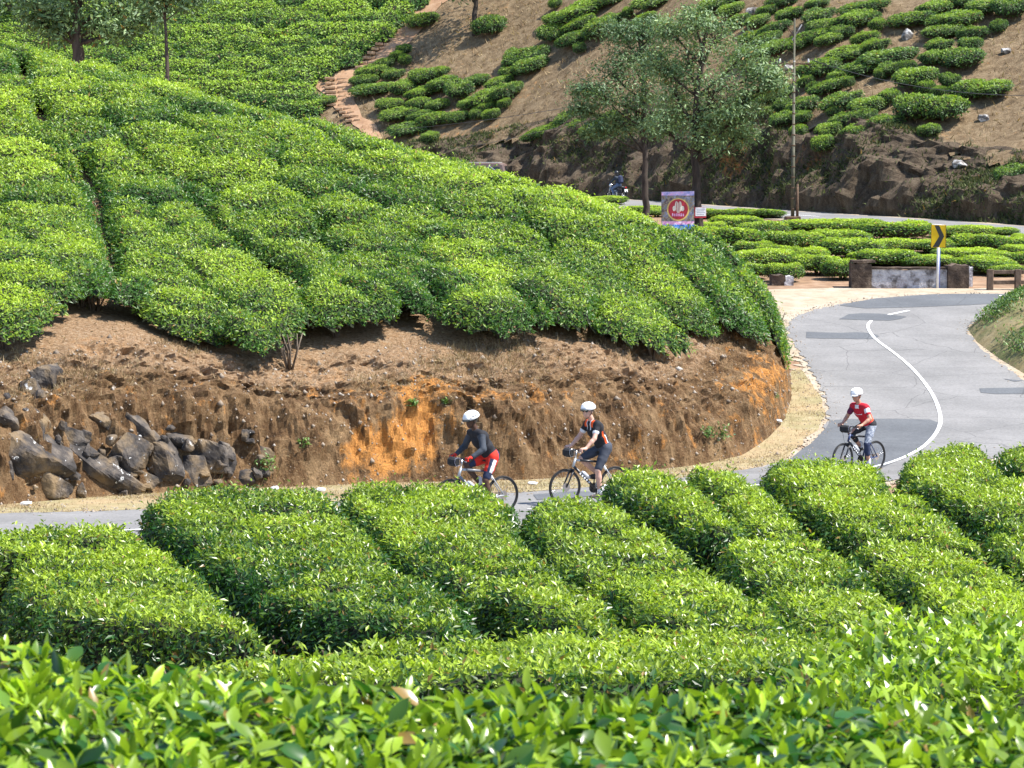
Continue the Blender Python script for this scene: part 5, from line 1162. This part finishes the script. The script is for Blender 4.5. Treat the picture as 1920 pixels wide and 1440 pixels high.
# ------------------------------------------------------------------ bicycles
def paint(n,c,r=.35,**k): return mat(n,c,r,spec=.5,**k)
M['frame_black']=paint('black_frame_paint',(.02,.02,.022)); M['frame_silver']=paint('silver_frame_paint',(.5,.52,.53),.3,metal=.3); M['frame_white']=paint('white_frame_paint',(.72,.74,.76)); M['frame_grey']=paint('grey_frame_paint',(.20,.21,.22),.35); M['frame_blue']=paint('navy_frame_paint',(.03,.05,.14))
M['alloy']=mat('alloy',(.55,.55,.56),.3,1.); M['bagcloth']=noisy('black_bag_cloth',[(.3,(.012,.012,.013)),(.7,(.04,.04,.042))],14,rough=.85,bump=.3); M['saddle']=mat('saddle_vinyl',(.02,.02,.02),.5); M['bottle']=mat('bottle_plastic',(.6,.62,.65),.3)
RW=.34
def make_bike(loc,rz,label,main,alt,crank,logo=None,bottle=True,steer=0.,group='touring bicycles ridden along the road'):
    t=empty('bicycle',loc,rz,label=label,cat='bicycle',group=group)
    fa=V((.62,0,RW)); ra=V((-.46,0,RW)); bb=V((-.03,0,.29)); st_=V((-.19,0,.80)); ht=V((.40,0,.86)); hb=V((.455,0,.70)); sad=V((-.22,0,.97))
    mb=MB(); mb.tube([bb,hb+V((-.01,0,.02))],.026,10,1); mb.tube([st_+V((.01,0,-.03)),ht+V((.005,0,-.03))],.021,10,0); mb.tube([bb,st_],.018,10,0); mb.tube([ht,hb],.025,10,0)
    for s in (-1,1): mb.tube([st_+V((.01,s*.02,-.06)),ra+V((0,s*.06,0))],.010,8,0); mb.tube([bb+V((-.03,s*.03,0)),ra+V((0,s*.06,0))],.011,8,0)
    mb.build('frame',[main,alt],t)
    mb=MB(); mb.tube([st_,sad+V((0,0,-.03))],.014,8); mb.build('seat_post',M['alloy'],t)
    mb=MB(); mb.ball(sad+V((-.06,0,0)),(.10,.075,.03)); mb.ball(sad+V((.07,0,-.005)),(.12,.028,.022)); mb.build('saddle',M['saddle'],t)
    fk=MB(); cr=hb+V((.02,0,-.05)); fk.box(cr,(.05,.14,.045),bev=.012)
    for s in (-1,1): fk.tube([cr+V((0,s*.062,-.0)),cr.lerp(fa,.5)+V((.0,s*.062,0)),fa+V((0,s*.062,0))],[.019,.017,.012],8)
    fk.build('fork',M['frame_black'],t)
    hs=ht+V((-.012,0,.14)); mb=MB(); mb.tube([ht,hs],.017,8); mb.tube([hs,hs+V((.07,0,.02))],.017,8); mb.build('stem',M['alloy'],t)
    hc=hs+V((.07,0,.02)); mb=MB(); mb.tube([hc+V((-.05,-.31,.01)),hc+V((-.01,-.14,.005)),hc,hc+V((-.01,.14,.005)),hc+V((-.05,.31,.01))],.013,8); hbar=mb.build('handlebar',M['frame_black'],t)
    for s in (-1,1):
        g_=MB(); g_.tube([hc+V((-.047,s*.315,.01)),hc+V((-.028,s*.205,.008))],.0175,10); g_.build('grip',M['rubber'],hbar)
        g_=MB(); g_.tube([hc+V((-.02,s*.19,.0)),hc+V((.03,s*.21,-.02)),hc+V((.02,s*.29,-.03))],.006,6); g_.build('brake_lever',M['alloy'],hbar)
    for c,nm in ((fa,'f'),(ra,'r')):
        h=MB(); h.tube([c+V((0,-.05,0)),c+V((0,.05,0))],.022,10); w_=h.build('wheel',M['alloy'],t)
        h=MB(); h.torus(c,RW-.019,.019,'y',56,8); h.build('tyre',M['rubber'],w_)
        h=MB(); h.torus(c,RW-.045,.011,'y',56,6,flat=1.3); h.build('rim',M['frame_black'],w_)
        h=MB()
        for i in range(28):
            a=2*math.pi*i/28; s=(-1)**i; e=V((math.cos(a),0,math.sin(a))); q=V((math.cos(a+.5*(-1)**(i//2)),0,math.sin(a+.5*(-1)**(i//2))))
            h.tube([c+q*.02+V((0,s*.028,0)),c+e*(RW-.05)],.0016,3,cap=False)
        h.build('spokes',M['alloy'],w_,kind='stuff')
        h=MB(); h.disc(c+V((0,.045,0)),.08,.004,'y',20); h.build('brake_disc',M['alloy'],w_)
    ck=MB(); ck.disc(bb+V((0,-.055,0)),.09,.006,'y',24); 
    for s,a in ((1,crank),(-1,crank+math.pi)):
        e=bb+V((.17*math.cos(a),s*.075,.17*math.sin(a))); ck.tube([bb+V((0,s*.06,0)),e],[.016,.011],6)
    cko=ck.build('crankset',M['frame_black'],t)
    for s,a in ((1,crank),(-1,crank+math.pi)):
        e=bb+V((.17*math.cos(a),s*.12,.17*math.sin(a))); p=MB(); p.box(e,(.09,.09,.022),bev=.005); p.build('pedal',M['frame_black'],cko)
    ch=MB(); ch.tube([bb+V((0,-.055,.09)),ra+V((0,-.055,.035))],.005,4); ch.tube([bb+V((0,-.055,-.09)),ra+V((.02,-.055,-.09)),ra+V((.03,-.055,-.03))],.005,4); ch.disc(ra+V((0,-.05,0)),.045,.02,'y',14); ch.build('chain',M['rust'],t)
    # front bag
    m_=MB(); m_.box(hc+V((.105,0,-.045)),(.13,.26,.155),bev=.035); bag=m_.build('handlebar_bag',M['bagcloth'],t)
    m_=MB(); m_.tube([hc+V((.05,.132,-.10)),hc+V((.05,.134,.02)),hc+V((.10,.136,.035)),hc+V((.15,.134,.02)),hc+V((.16,.132,-.05)),hc+V((.13,.132,-.115)),hc+V((.05,.132,-.10))],.004,4); m_.build('bag_piping',M['grey_ink'] if logo!='light' else M['alloy'],bag)
    cb=MB()
    for s in (-1,1): cb.tube([hc+V((0,s*.18,0)),hc+V((.09,s*.14,.06)),hb+V((.06,s*.05,-.02)),cr],.0035,4)
    cb.build('cable',M['frame_black'],t)
    dtm=bb.lerp(hb,.52); dd=(hb-bb).normalized(); up=V((-dd.z,0,dd.x))
    if bottle:
        m_=MB(); c=dtm+up*.062; m_.tube([c-dd*.10,c+dd*.06,c+dd*.075,c+dd*.095],[.036,.036,.022,.02],12); m_.build('water_bottle',M['bottle'],t)
    for i in range(5):
        c=bb.lerp(hb,.3+.1*i); m_=MB(); m_.box(c+V((0,.027,0)),(.032,.004,.03),Euler((0,-math.atan2(dd.z,dd.x),0))); m_.build('frame_lettering',M['frame_white'] if alt is not M['frame_white'] else M['frame_black'],t)
    m_=MB(); m_.tube([st_.lerp(ht,.12)+V((0,0,-.03)),st_.lerp(ht,.86)+V((0,0,-.03))],.0225,10); m_.build('top_tube_decal',alt,t)
    return t,hc
# ------------------------------------------------------------------ people
def ik(a,b,l1,l2,pole):
    a,b,pole=np.array(a,float),np.array(b,float),np.array(pole,float); d=b-a; L=np.linalg.norm(d); 
    if L>(l1+l2)*.995: b=a+d/L*(l1+l2)*.995; d=b-a; L=np.linalg.norm(d)
    u=d/L; x=(l1*l1-l2*l2+L*L)/(2*L); h=math.sqrt(max(0,l1*l1-x*x)); p=pole-u*(pole@u); p/=np.linalg.norm(p); return a+u*x+p*h
def lerp(a,b,t): return np.array(a,float)*(1-t)+np.array(b,float)*t
def colour_faces(me,fn,mats):
    n=len(me.polygons); c=np.empty(n*3,np.float32); me.polygons.foreach_get('center',c); c=c.reshape(-1,3)
    me.polygons.foreach_set('material_index',fn(c).astype(np.int32)); 
    for m in mats: me.materials.append(m)
def eye_bits(t,Hm,c):
    for s in (-1,1):
        m_=MB(); m_.ball(c+Hm@V((.083,s*.031,.012)),(.012,.014,.009),8,6); m_.build('eye',M['white'],t)
def make_person(loc,rz,label,spec,name='person',group='cyclists riding along the road'):
    t=empty(name,loc,rz,label=label,cat='person',group=group)
    th=spec['lean']; hip=np.array(spec.get('hip',(-.20,0,1.05))); L=.50
    ax=np.array([math.sin(th),0,math.cos(th)]); fw=np.array([math.cos(th),0,-math.sin(th)])
    TS=spec.get('ts',1.13); waist=hip+ax*.17*TS; chest=hip+ax*.33*TS+fw*.015; nb=hip+ax*.48*TS; nk=nb+np.array([.05,0,.065])
    yaw=spec.get('yaw',.2); pit=spec.get('pitch',.12)
    Hm=Euler((0,pit,yaw)).to_matrix(); HS=spec.get('hs',1.12); hc=V(nk)+V((.045,0,.125)); HR=np.array(Hm)
    def hp(x,y,z): return np.array(hc+Hm@V((x*HS,y*HS,z*HS)))
    skin=spec['skin']; res=spec.get('res',.011)
    P_=[]; T_=[]
    T_+= [('e',hip+np.array([-.01,0,.0]),(.125,.165,.12),None),('c',hip,waist,.125,.125),('e',waist,(.115,.145,.12),None),('c',waist,chest,.12,.13),('e',chest,(.125,.17,.15),None),('c',chest+np.array([0,.08,.05]),chest+np.array([0,-.08,.05]),.105,.105)]
    sh=[nb+np.array([-.01,s*.165,-.045]) for s in (1,-1)]
    for s_ in sh: T_.append(('c',nb+np.array([-.01,0,-.04]),s_,.075,.068))
    P_+=T_+[('c',nb-ax*.03,lerp(nk,hp(0,0,0),.5),.058,.053)]
    head=[('e',hp(0,0,.02),(.107,.083,.115),HR),('e',hp(.035,0,-.045),(.069,.061,.069),HR),('c',hp(.05,0,-.075),hp(.068,0,-.085),.026,.022),('c',hp(.092,0,.012),hp(.108,0,-.022),.010,.014),('c',hp(.08,-.02,.032),hp(.08,.02,.032),.016,.016),('c',hp(.082,-.018,-.052),hp(.082,.018,-.052),.009,.009),('e',hp(0,.078,-.005),(.018,.008,.03),HR),('e',hp(0,-.078,-.005),(.018,.008,.03),HR)]
    arms=[];legs=[];hands=[]
    grips=spec['grips']
    for i,s in enumerate((1,-1)):
        g=np.array(grips[i]); wr=g+np.array([-.075,s*.0,.035]); el=ik(sh[i],wr,.285,.25,(-.35,s*.75,-.75)); arms.append((sh[i],el,wr,g,s))
        P_+=[('c',sh[i],el,.054,.041),('c',el,lerp(el,wr,.35),.041,.040),('c',lerp(el,wr,.3),wr,.040,.026)]
        hd=[('e',g+np.array([-.035,0,.028]),(.048,.042,.020),None),('c',wr,g+np.array([-.03,0,.03]),.026,.024)]
        for k in range(4):
            y=(k-1.5)*.0205; l=[.92,1.,.95,.8][k]; a=g+np.array([0,y,.033]); b=g+np.array([.034*l,y,.02]); c=g+np.array([.036*l,y,-.012]); d=g+np.array([.012,y,-.030*l])
            hd+=[('c',g+np.array([-.03,y*.8,.03]),a,.012,.011),('c',a,b,.011,.0105),('c',b,c,.0105,.0095),('c',c,d,.0095,.0085)]
        a=g+np.array([-.035,-s*.035,.02]); b=g+np.array([-.012,-s*.055,.004]); c=g+np.array([.016,-s*.05,-.02]); hd+=[('c',a,b,.014,.012),('c',b,c,.012,.009)]
        hands.append(hd)
        ft_=np.array(spec['feet'][i]); ank=ft_+np.array([-.07,0,.10]); hj=hip+np.array([.0,s*.09,-.03]); kn=ik(hj,ank,.43,.42,(1,s*.12,.25)); legs.append((hj,kn,ank,ft_,s))
        P_+=[('c',hj,lerp(hj,kn,.5),.092,.077),('c',lerp(hj,kn,.5),kn,.077,.055),('c',kn,lerp(kn,ank,.33),.054,.056),('c',lerp(kn,ank,.3),ank,.056,.036),('c',ank,ank+np.array([.0,0,-.05]),.038,.04),('c',ank+np.array([-.02,0,-.055]),ft_+np.array([.10,0,.035]),.036,.03)]
    body=sdf_mesh('body',P_+head+hands[0]+hands[1],res,.018); link('body',body,t,skin)
    # clothes: the same limbs, a little thicker, cut at the hems
    Fj=.013; J=[(p[0],p[1],p[2],p[3]+Fj,p[4]+Fj) if p[0]=='c' else ('e',p[1],tuple(r+Fj for r in p[2]),None) for p in T_]
    sl=spec.get('sleeve',.6)
    for (a,e,w_,g,s) in arms:
        if sl<=1: J.append(('c',a,lerp(a,e,sl),.054+Fj,.048+Fj))
        else: J+=[('c',a,e,.054+Fj,.043+Fj),('c',e,lerp(e,w_,sl-1),.043+Fj,.030+Fj)]
    # creases
    cre=lambda G: .006*noise3(G[...,0]/.07,G[...,1]/.09,G[...,2]/.05,2)
    jm=sdf_mesh('jersey',J,res,.02,cuts=[(hip+ax*.03,-ax+np.array([0.15,0,0])),(nb+ax*.045,ax)],disp=cre); colour_faces(jm,lambda c:spec['jfn'](c,dict(hip=hip,ax=ax,fw=fw,nb=nb,arms=arms,chest=chest)),spec['jmats']); link('jersey',jm,t)
    S_=[('e',hip+np.array([-.01,0,0]),(.14,.18,.135),None),('c',hip,waist,.137,.132)]
    kl=spec.get('leg',.78)
    for (h,k,a,f,s) in legs:
        if kl<=1: S_+=[('c',h,lerp(h,k,.5),.107,.09),('c',lerp(h,k,.5),lerp(h,k,kl),.09,.074)]
        else: S_+=[('c',h,lerp(h,k,.5),.105,.088),('c',lerp(h,k,.5),k,.088,.066),('c',k,lerp(k,a,kl-1),.066,.062 if kl<1.7 else .05)]
    sm=sdf_mesh('shorts',S_,res,.02,cuts=[(hip+ax*.11,ax)],disp=cre); colour_faces(sm,lambda c:spec['sfn'](c,dict(legs=legs,hip=hip)),spec['smats']); link('shorts' if kl<1.6 else 'trousers',sm,t)
    for (h,k,a,f,s) in legs:
        so=sdf_mesh('shoe',[('c',f+np.array([-.11,0,.035]),f+np.array([.0,0,.04]),.043,.042),('c',f+np.array([0,0,.035]),f+np.array([.13,0,.028]),.043,.032),('c',a+np.array([-.01,0,-.03]),f+np.array([-.06,0,.05]),.046,.045)],res,.02,cuts=[(f+np.array([0,0,.012]),(0,0,-1))]); link('shoe',so,t,spec['shoe'])
        if spec.get('sock'): so=sdf_mesh('sock',[('c',a+np.array([0,0,.07]),a+np.array([0,0,-.03]),.050,.044)],res,.01); link('sock',so,t,spec['sock'])
    if spec.get('glove'):
        for hd in hands: gm=sdf_mesh('glove',[(p[0],p[1],p[2],p[3]+.004,p[4]+.004) if p[0]=='c' else ('e',p[1],tuple(r+.005 for r in p[2]),None) for p in hd],.006,.008); link('glove',gm,t,spec['glove'])
    # helmet with vents
    kind=spec.get('helmet','bike')
    if kind=='bike':
        he=[('e',hp(-.012,0,.062),(.163,.128,.110),HR),('c',hp(.10,-.03,.055),hp(.10,.03,.055),.045,.045)]
        nrm=HR@np.array([-.12,0,-1.]); hcn=hp(-.012,0,.062); vents=[('e',hcn+HR@np.array([x+.012,y,.022]),(.038,.030,.018),HR) for y in (-.122,.122) for x in (.065,-.02,-.10)]
        for y in (-.066,-.023,.023,.066):
            for x,l in ((.055,.042),(-.03,.048),(-.105,.030)):
                z=.110*math.sqrt(max(.05,1-((x+.012)/.163)**2-(y/.128)**2)); vents.append(('e',hcn+HR@np.array([x+.012,y,z]),(l*1.2,.018,.034),HR))
        hm=sdf_mesh('helmet',he,.0055,.01,cuts=[(hp(0,0,.038),nrm)],subs=vents); ho=link('helmet',hm,t,spec['helm'])
        im=sdf_mesh('helmet_liner',[('e',hp(-.012,0,.055),(.134,.099,.086),HR)],.008,0,cuts=[(hp(0,0,.03),nrm)]); link('helmet_liner',im,ho,M['black'])
        vz=MB(); pts=[]
        for a in np.linspace(-.9,.9,9): pts.append(V(hp(.045+.105*math.cos(a),.10*math.sin(a),.048)))
        pb_=[V(hp(-.01+.185*math.cos(a),.10*math.sin(a),.030)) for a in np.linspace(-.9,.9,9)]
        vs=pts+pb_; vz.add(vs+[q+V((0,0,-.006)) for q in vs],[(i,i+1,10+i,9+i) for i in range(8)]+[(18+i,27+i,28+i,19+i) for i in range(8)]+[(9+i,10+i,28+i,27+i) for i in range(8)]); vz.build('visor',spec.get('visor',M['black']),ho)
        sb=MB()
        for s in (-1,1): sb.tube([V(hp(.03,s*.085,.04)),V(hp(.02,s*.078,-.03)),V(hp(.045,s*.03,-.10)),V(hp(.05,0,-.112))],.0055,4); sb.tube([V(hp(-.05,s*.085,.04)),V(hp(.02,s*.078,-.03))],.0055,4)
        sb.build('chin_strap',M['black'],ho)
        gl=MB()
        for s in (-1,1): gl.ball(V(hp(.09,s*.034,.012)),(.012,.030,.018),10,6,rot=Hm@Euler((0,0,s*.35)).to_matrix()); gl.tube([V(hp(.075,s*.065,.016)),V(hp(0,s*.083,.014))],.004,5)
        gl.build('sunglasses',M['glass'],t)
        hr=sdf_mesh('hair',[('e',hp(-.018,0,.02),(.106,.092,.114),HR)],.008,0,cuts=[(hp(.02,0,0),HR@np.array([1,0,.0])),(hp(0,0,-.04),HR@np.array([0,0,-1.]))]); link('hair',hr,t,spec.get('hair',M['black']))
    else:
        hm=sdf_mesh('helmet',[('e',hp(-.005,0,.025),(.142,.122,.145),HR),('c',hp(.06,0,-.07),hp(-.04,0,-.07),.085,.10)],.012,.03,cuts=[(hp(0,0,-.13),HR@np.array([0,0,-1.]))]); ho=link('helmet',hm,t,spec['helm'])
        vm=sdf_mesh('visor',[('e',hp(.03,0,.015),(.118,.108,.06),HR)],.012,0,cuts=[(hp(.07,0,0),HR@np.array([-1.,0,0]))]); link('visor',vm,ho,M['glass'])
    return t
def skinm(n,c): 
    m=noisy(n,[(.3,tuple(x*.85 for x in c)),(.7,tuple(min(1,x*1.1) for x in c))],9,rough=.55,bump=.05,spec=.4); b=m.node_tree.nodes['Principled BSDF']; b.inputs['Subsurface Weight'].default_value=.12; b.inputs['Subsurface Radius'].default_value=(.01,.004,.002); return m
SK1=skinm('dark_brown_skin',(.085,.042,.026)); SK2=skinm('fair_skin',(.60,.36,.27)); SK3=skinm('tanned_skin',(.46,.25,.17))
def cloth(n,c,r=.8,v=.15): return noisy(n,[(.3,tuple(x*(1-v) for x in c)),(.7,tuple(x*(1+v) for x in c))],12,rough=r,bump=.25,bdist=.01,spec=.25)
C=dict(black=cloth('black_jersey',(.022,.022,.026)),grey=cloth('grey_sleeve',(.05,.058,.072)),red=cloth('red_cloth',(.66,.035,.02)),white=cloth('white_cloth',(.74,.74,.74),v=.05),orange=cloth('orange_cloth',(.78,.10,.02)),dgrey=cloth('dark_grey_shorts',(.055,.062,.08)),crimson=cloth('crimson_cloth',(.50,.02,.035)),orred=cloth('orange_red_cloth',(.80,.085,.03)),camo=noisy('grey_patterned_tights',[(.38,(.13,.16,.22)),(.5,(.26,.29,.34)),(.6,(.42,.45,.5))],26,rough=.8,bump=0),navy=cloth('navy_cloth',(.03,.04,.08)),shoe=cloth('dark_shoe',(.06,.055,.05)),wshoe=cloth('pale_shoe',(.5,.48,.47)),jean=cloth('blue_jeans',(.10,.14,.22)),jacket=cloth('dark_jacket',(.03,.04,.055)))
HW=paint('white_helmet',(.70,.70,.70),.35)
def armparam(c,A):
    """signed position along the upper arm for faces near an arm, else -1; and side"""
    best=np.full(len(c),-1.); 
    for (a,e,w_,g,s) in A['arms']:
        d=e-a; L=np.linalg.norm(d); t=((c-a)@d)/L/L; r=np.linalg.norm(c-(a+np.clip(t,0,2.)[:,None]*d),axis=1)
        ft=w_-e; t2=((c-e)@ft)/(ft@ft); r2=np.linalg.norm(c-(e+np.clip(t2,0,1)[:,None]*ft),axis=1)
        m=(r<.085)&(t>.1)|(r2<.07)&(t2>0); best=np.where(m,np.where(t2>.05,1+t2,t),best)
    return best
def j1(c,A): 
    t=armparam(c,A); return np.where(t>.02,1,0)
def s1(c,A):
    o=np.zeros(len(c),int)
    for (h,k,a,f,s) in A['legs']:
        d=k-h; L=np.linalg.norm(d); t=((c-h)@d)/L/L; near=np.abs(c[:,1]-h[1])<.12; perp=(c-h)-t[:,None]*d; 
        out=(perp[:,1]*s)>.055
        upf=(perp@np.cross(np.array([0,s,0]),d/L)*s)
        o=np.where(near&out&(t>.1)&(np.abs(upf)<.035),1,o); o=np.where(near&out&(t>.1)&(upf<=-.035),2,o); o=np.where(near&(t>.66),2,o)
    o=np.where((c[:,0]<A['hip'][0]-.06),2,o); return o
def j2(c,A):
    t=armparam(c,A); o=np.zeros(len(c),int); ax,nb,ch=A['ax'],A['nb'],A['chest']; h=(c-nb)@ax
    o=np.where((h>-.06)&(np.abs(c[:,1])>.07)&(np.abs(c[:,1])<.145)&((c-nb)@A['fw']>.0),1,o); o=np.where(t>.50,2,o)
    o=np.where((np.abs(np.abs(c[:,1])-.055)<.008)&(h>-.10)&((c-nb)@A['fw']>0),2,o)
    side=(np.abs(c[:,1])>.125)&(h<-.2)&(t<0); o=np.where(side&(np.abs((c-A['hip'])@A['fw']+.02)<.022),1,o); o=np.where(side&(np.abs((c-A['hip'])@A['fw']+.055)<.010)&(h<-.3),2,o); return o
def s0(c,A): return np.zeros(len(c),int)
def j3(c,A):
    t=armparam(c,A); nb=A['nb']; h=(c-nb)@A['ax']; o=np.zeros(len(c),int)
    back=(c-A['hip'])@A['fw']; o=np.where((back<.02)&(h<-.15),1,o); o=np.where((t>.18)&(t<.5)&(c[:,1]>0)&(c[:,1]>A['arms'][0][0][1]+.02),2,o); o=np.where((t>0)&(c[:,1]<0),3,o)  # right sleeve turns dark purple: shade put into the jersey's red
    o=np.where((np.abs((c-A['chest'])@A['ax']-.02)<.007)&(back>.10)&(np.abs(c[:,1])<.10),2,o); o=np.where((h>-.02)&(np.abs(c[:,1])<.05)&(back>.06),2,o); return o
def s3(c,A):
    o=np.zeros(len(c),int)
    for (h,k,a,f,s) in A['legs']:
        d=a-k; t=((c-k)@d)/(d@d); near=np.abs(c[:,1]-h[1])<.12; o=np.where(near&(t>-.1)&(c[:,2]<k[2]+.04),1,o)
    return np.where(c[:,2]>A['hip'][2]-.02,2,np.where((c[:,1]<.0),2,o))
def rider(u,v,deg,label_b,label_p,main,alt,crank,spec,logo=None,bottle=True,d=None):
    g=low(u,v); rz=math.radians(deg); h=V((math.cos(rz),math.sin(rz),0))
    # (u,v) is where the rear wheel meets the road
    loc=V(g)+h*.46; zf_=float(zlow(*(loc+h*.62)[:2])); zr=float(zlow(*(loc-h*.46)[:2])); loc.z=min(zf_,zr)+.024
    t,hc=make_bike(loc,rz,label_b,main,alt,crank,logo,bottle); 
    pit=math.atan2(zr-zf_,1.08); t.rotation_euler=(0,pit,rz); loc.z=(zr*.62+zf_*.46)/1.08+.024; t.location=loc
    spec['grips']=[(hc.x-.037,.262,hc.z+.009),(hc.x-.037,-.262,hc.z+.009)]
    bb=(-.03,.29); spec['feet']=[(bb[0]+.17*math.cos(crank),.12,bb[1]+.17*math.sin(crank)),(bb[0]-.17*math.cos(crank),-.12,bb[1]-.17*math.sin(crank))]
    p=make_person(loc,rz,label_p,spec); p.rotation_euler=(0,pit,rz); return t,p
rider(941,966,180+33,'silver and black touring bicycle with a black handlebar bag, ridden by the rider in black','cyclist in black long-sleeved top, red gloves, red and white shorts and white helmet',M['frame_silver'],M['frame_grey'],math.radians(-105),
  dict(lean=.62,skin=SK1,jfn=j1,jmats=[C['black'],C['grey']],sfn=s1,smats=[C['red'],C['white'],C['navy']],sleeve=1.9,leg=.84,glove=C['red'],shoe=C['shoe'],sock=C['white'],helm=HW,yaw=.25,pitch=.22))
rider(1152,945,180+30,'black and silver bicycle with a round-edged black bag, ridden by the middle cyclist','middle cyclist in black and orange short-sleeved jersey, dark grey shorts and white helmet',M['frame_silver'],M['frame_black'],math.radians(-80),
  dict(lean=.50,skin=SK2,jfn=j2,jmats=[C['black'],C['orange'],C['white']],sfn=s0,smats=[C['dgrey']],sleeve=.55,leg=.90,shoe=C['shoe'],sock=C['white'],helm=HW,yaw=.45,pitch=.05,hair=cloth('brown_hair',(.12,.07,.04))),logo='light')
rider(1640,887,180+42,'navy and white bicycle with black handlebar bag, ridden by the last cyclist','last cyclist in red jersey, grey patterned tights, sunglasses and white helmet',M['frame_blue'],M['frame_black'],math.radians(-88),
  dict(lean=.66,skin=SK3,jfn=j3,jmats=[C['crimson'],C['orred'],C['white'],cloth('shaded_red_cloth',(.12,.02,.06))],sfn=s3,smats=[C['camo'],C['navy'],C['black']],sleeve=.55,leg=1.5,shoe=C['shoe'],sock=C['white'],helm=HW,yaw=.3,pitch=.15,visor=HW))

# ------------------------------------------------------------------ motorcycle and its rider on the upper road
g=low(1169,379,0,60,190); rz=math.atan2(.80,-.60)
h=V((math.cos(rz),math.sin(rz),0)); loc=V(g)+h*.62; loc.z=float(zlow(loc.x,loc.y))+.03
mc=empty('motorcycle',loc,rz,label='black motorcycle seen from behind, riding away on the upper road',cat='motorcycle')
for c in (V((.68,0,.31)),V((-.62,0,.31))):
    m_=MB(); m_.tube([c+V((0,-.09,0)),c+V((0,.09,0))],.05,12); w_=m_.build('wheel',M['alloy'],mc)
    m_=MB(); m_.torus(c,.255,.055,'y',36,8); m_.build('tyre',M['rubber'],w_); m_=MB(); m_.torus(c,.20,.018,'y',32,6); m_.build('rim',M['alloy'],w_)
    m_=MB(); [m_.tube([c,c+V((.2*math.cos(a),0,.2*math.sin(a)))],.014,5) for a in np.linspace(0,6.28,7)[:-1]]; m_.build('spokes',M['alloy'],w_)
m_=MB(); m_.tube([(.68,.08,.31),(.46,.08,.92)],.022,8); m_.tube([(.68,-.08,.31),(.46,-.08,.92)],.022,8); m_.build('fork',M['alloy'],mc)
m_=MB(); m_.tube([(.44,0,.9),(.1,0,.45),(-.25,0,.38),(-.3,0,.7),(-.75,0,.78)],.028,8); m_.build('frame',M['black'],mc)
m_=MB(); m_.box((.05,0,.42),(.42,.28,.34),bev=.05); m_.tube([(.08,0,.5),(.14,0,.72)],.09,10); m_.build('engine',M['alloy'],mc)
m_=MB(); m_.ball((.16,0,.83),(.27,.145,.14),14,10); m_.build('fuel_tank',M['frame_black'],mc)
m_=MB(); m_.box((-.32,0,.82),(.62,.26,.11),bev=.05); m_.build('seat',M['saddle'],mc)
m_=MB(); m_.box((-.70,0,.80),(.22,.20,.14),bev=.05,taper=.7); m_.build('tail',M['frame_black'],mc)
m_=MB(); m_.box((-.83,0,.80),(.03,.14,.07),bev=.01); m_.build('tail_lamp',M['lamp_red'],mc)
m_=MB(); m_.box((-.86,0,.62),(.012,.24,.16),Euler((0,.2,0)),bev=.004); m_.build('number_plate',M['white'],mc)
m_=MB(); m_.torus((-.62,0,.31),.36,.0,'y',24,4); 
m_=MB(); pts=[V((-.62+.36*math.cos(a),0,.31+.36*math.sin(a))) for a in np.linspace(.6,2.7,10)]; m_.tube(pts,.05,6); m_.build('mudguard',M['frame_black'],mc)
m_=MB(); m_.tube([(.1,-.14,.3),(-.2,-.17,.26),(-.75,-.19,.34)],[.025,.04,.045],10); m_.build('exhaust',M['chrome'],mc)
m_=MB(); m_.tube([(.36,.36,1.02),(.42,.15,1.04),(.42,-.15,1.04),(.36,-.36,1.02)],.014,8); hb_=m_.build('handlebar',M['frame_black'],mc)
for s in (-1,1):
    m_=MB(); m_.tube([(.40,s*.25,1.04),(.38,s*.32,1.22)],.006,4); m_.ball((.38,s*.33,1.25),(.015,.06,.045),10,6); m_.build('mirror',M['black'],hb_)
m_=MB(); m_.ball((.56,0,.93),(.10,.10,.10)); m_.build('headlight',M['chrome'],mc)
for s in (-1,1): m_=MB(); m_.box((-.52,s*.2,.6),(.34,.12,.26),bev=.04); m_.build('saddle_box',M['bagcloth'],mc)
pr=make_person(loc,rz,'motorcyclist in a dark jacket, blue jeans and black helmet with a dark backpack',dict(lean=.18,ts=1.,hip=(-.15,0,.95),skin=SK1,res=.014,jfn=s0,jmats=[C['jacket']],sfn=s0,smats=[C['jean']],sleeve=1.9,leg=1.92,glove=None,shoe=C['shoe'],helm=M['frame_black'],helmet='full',yaw=0.,pitch=.0,grips=[(.36,.32,1.035),(.36,-.32,1.035)],feet=[(.05,.22,.30),(.05,-.22,.30)]),group='motorcyclist on the upper road')
bk=MB(); bk.box((-.36,0,1.27),(.20,.32,.46),Euler((0,.18,0)),bev=.07); bko=bk.build('backpack',C['navy'],None,label='dark backpack on the back of the motorcyclist',cat='backpack')
bko.location=loc; bko.rotation_euler=(0,0,rz)
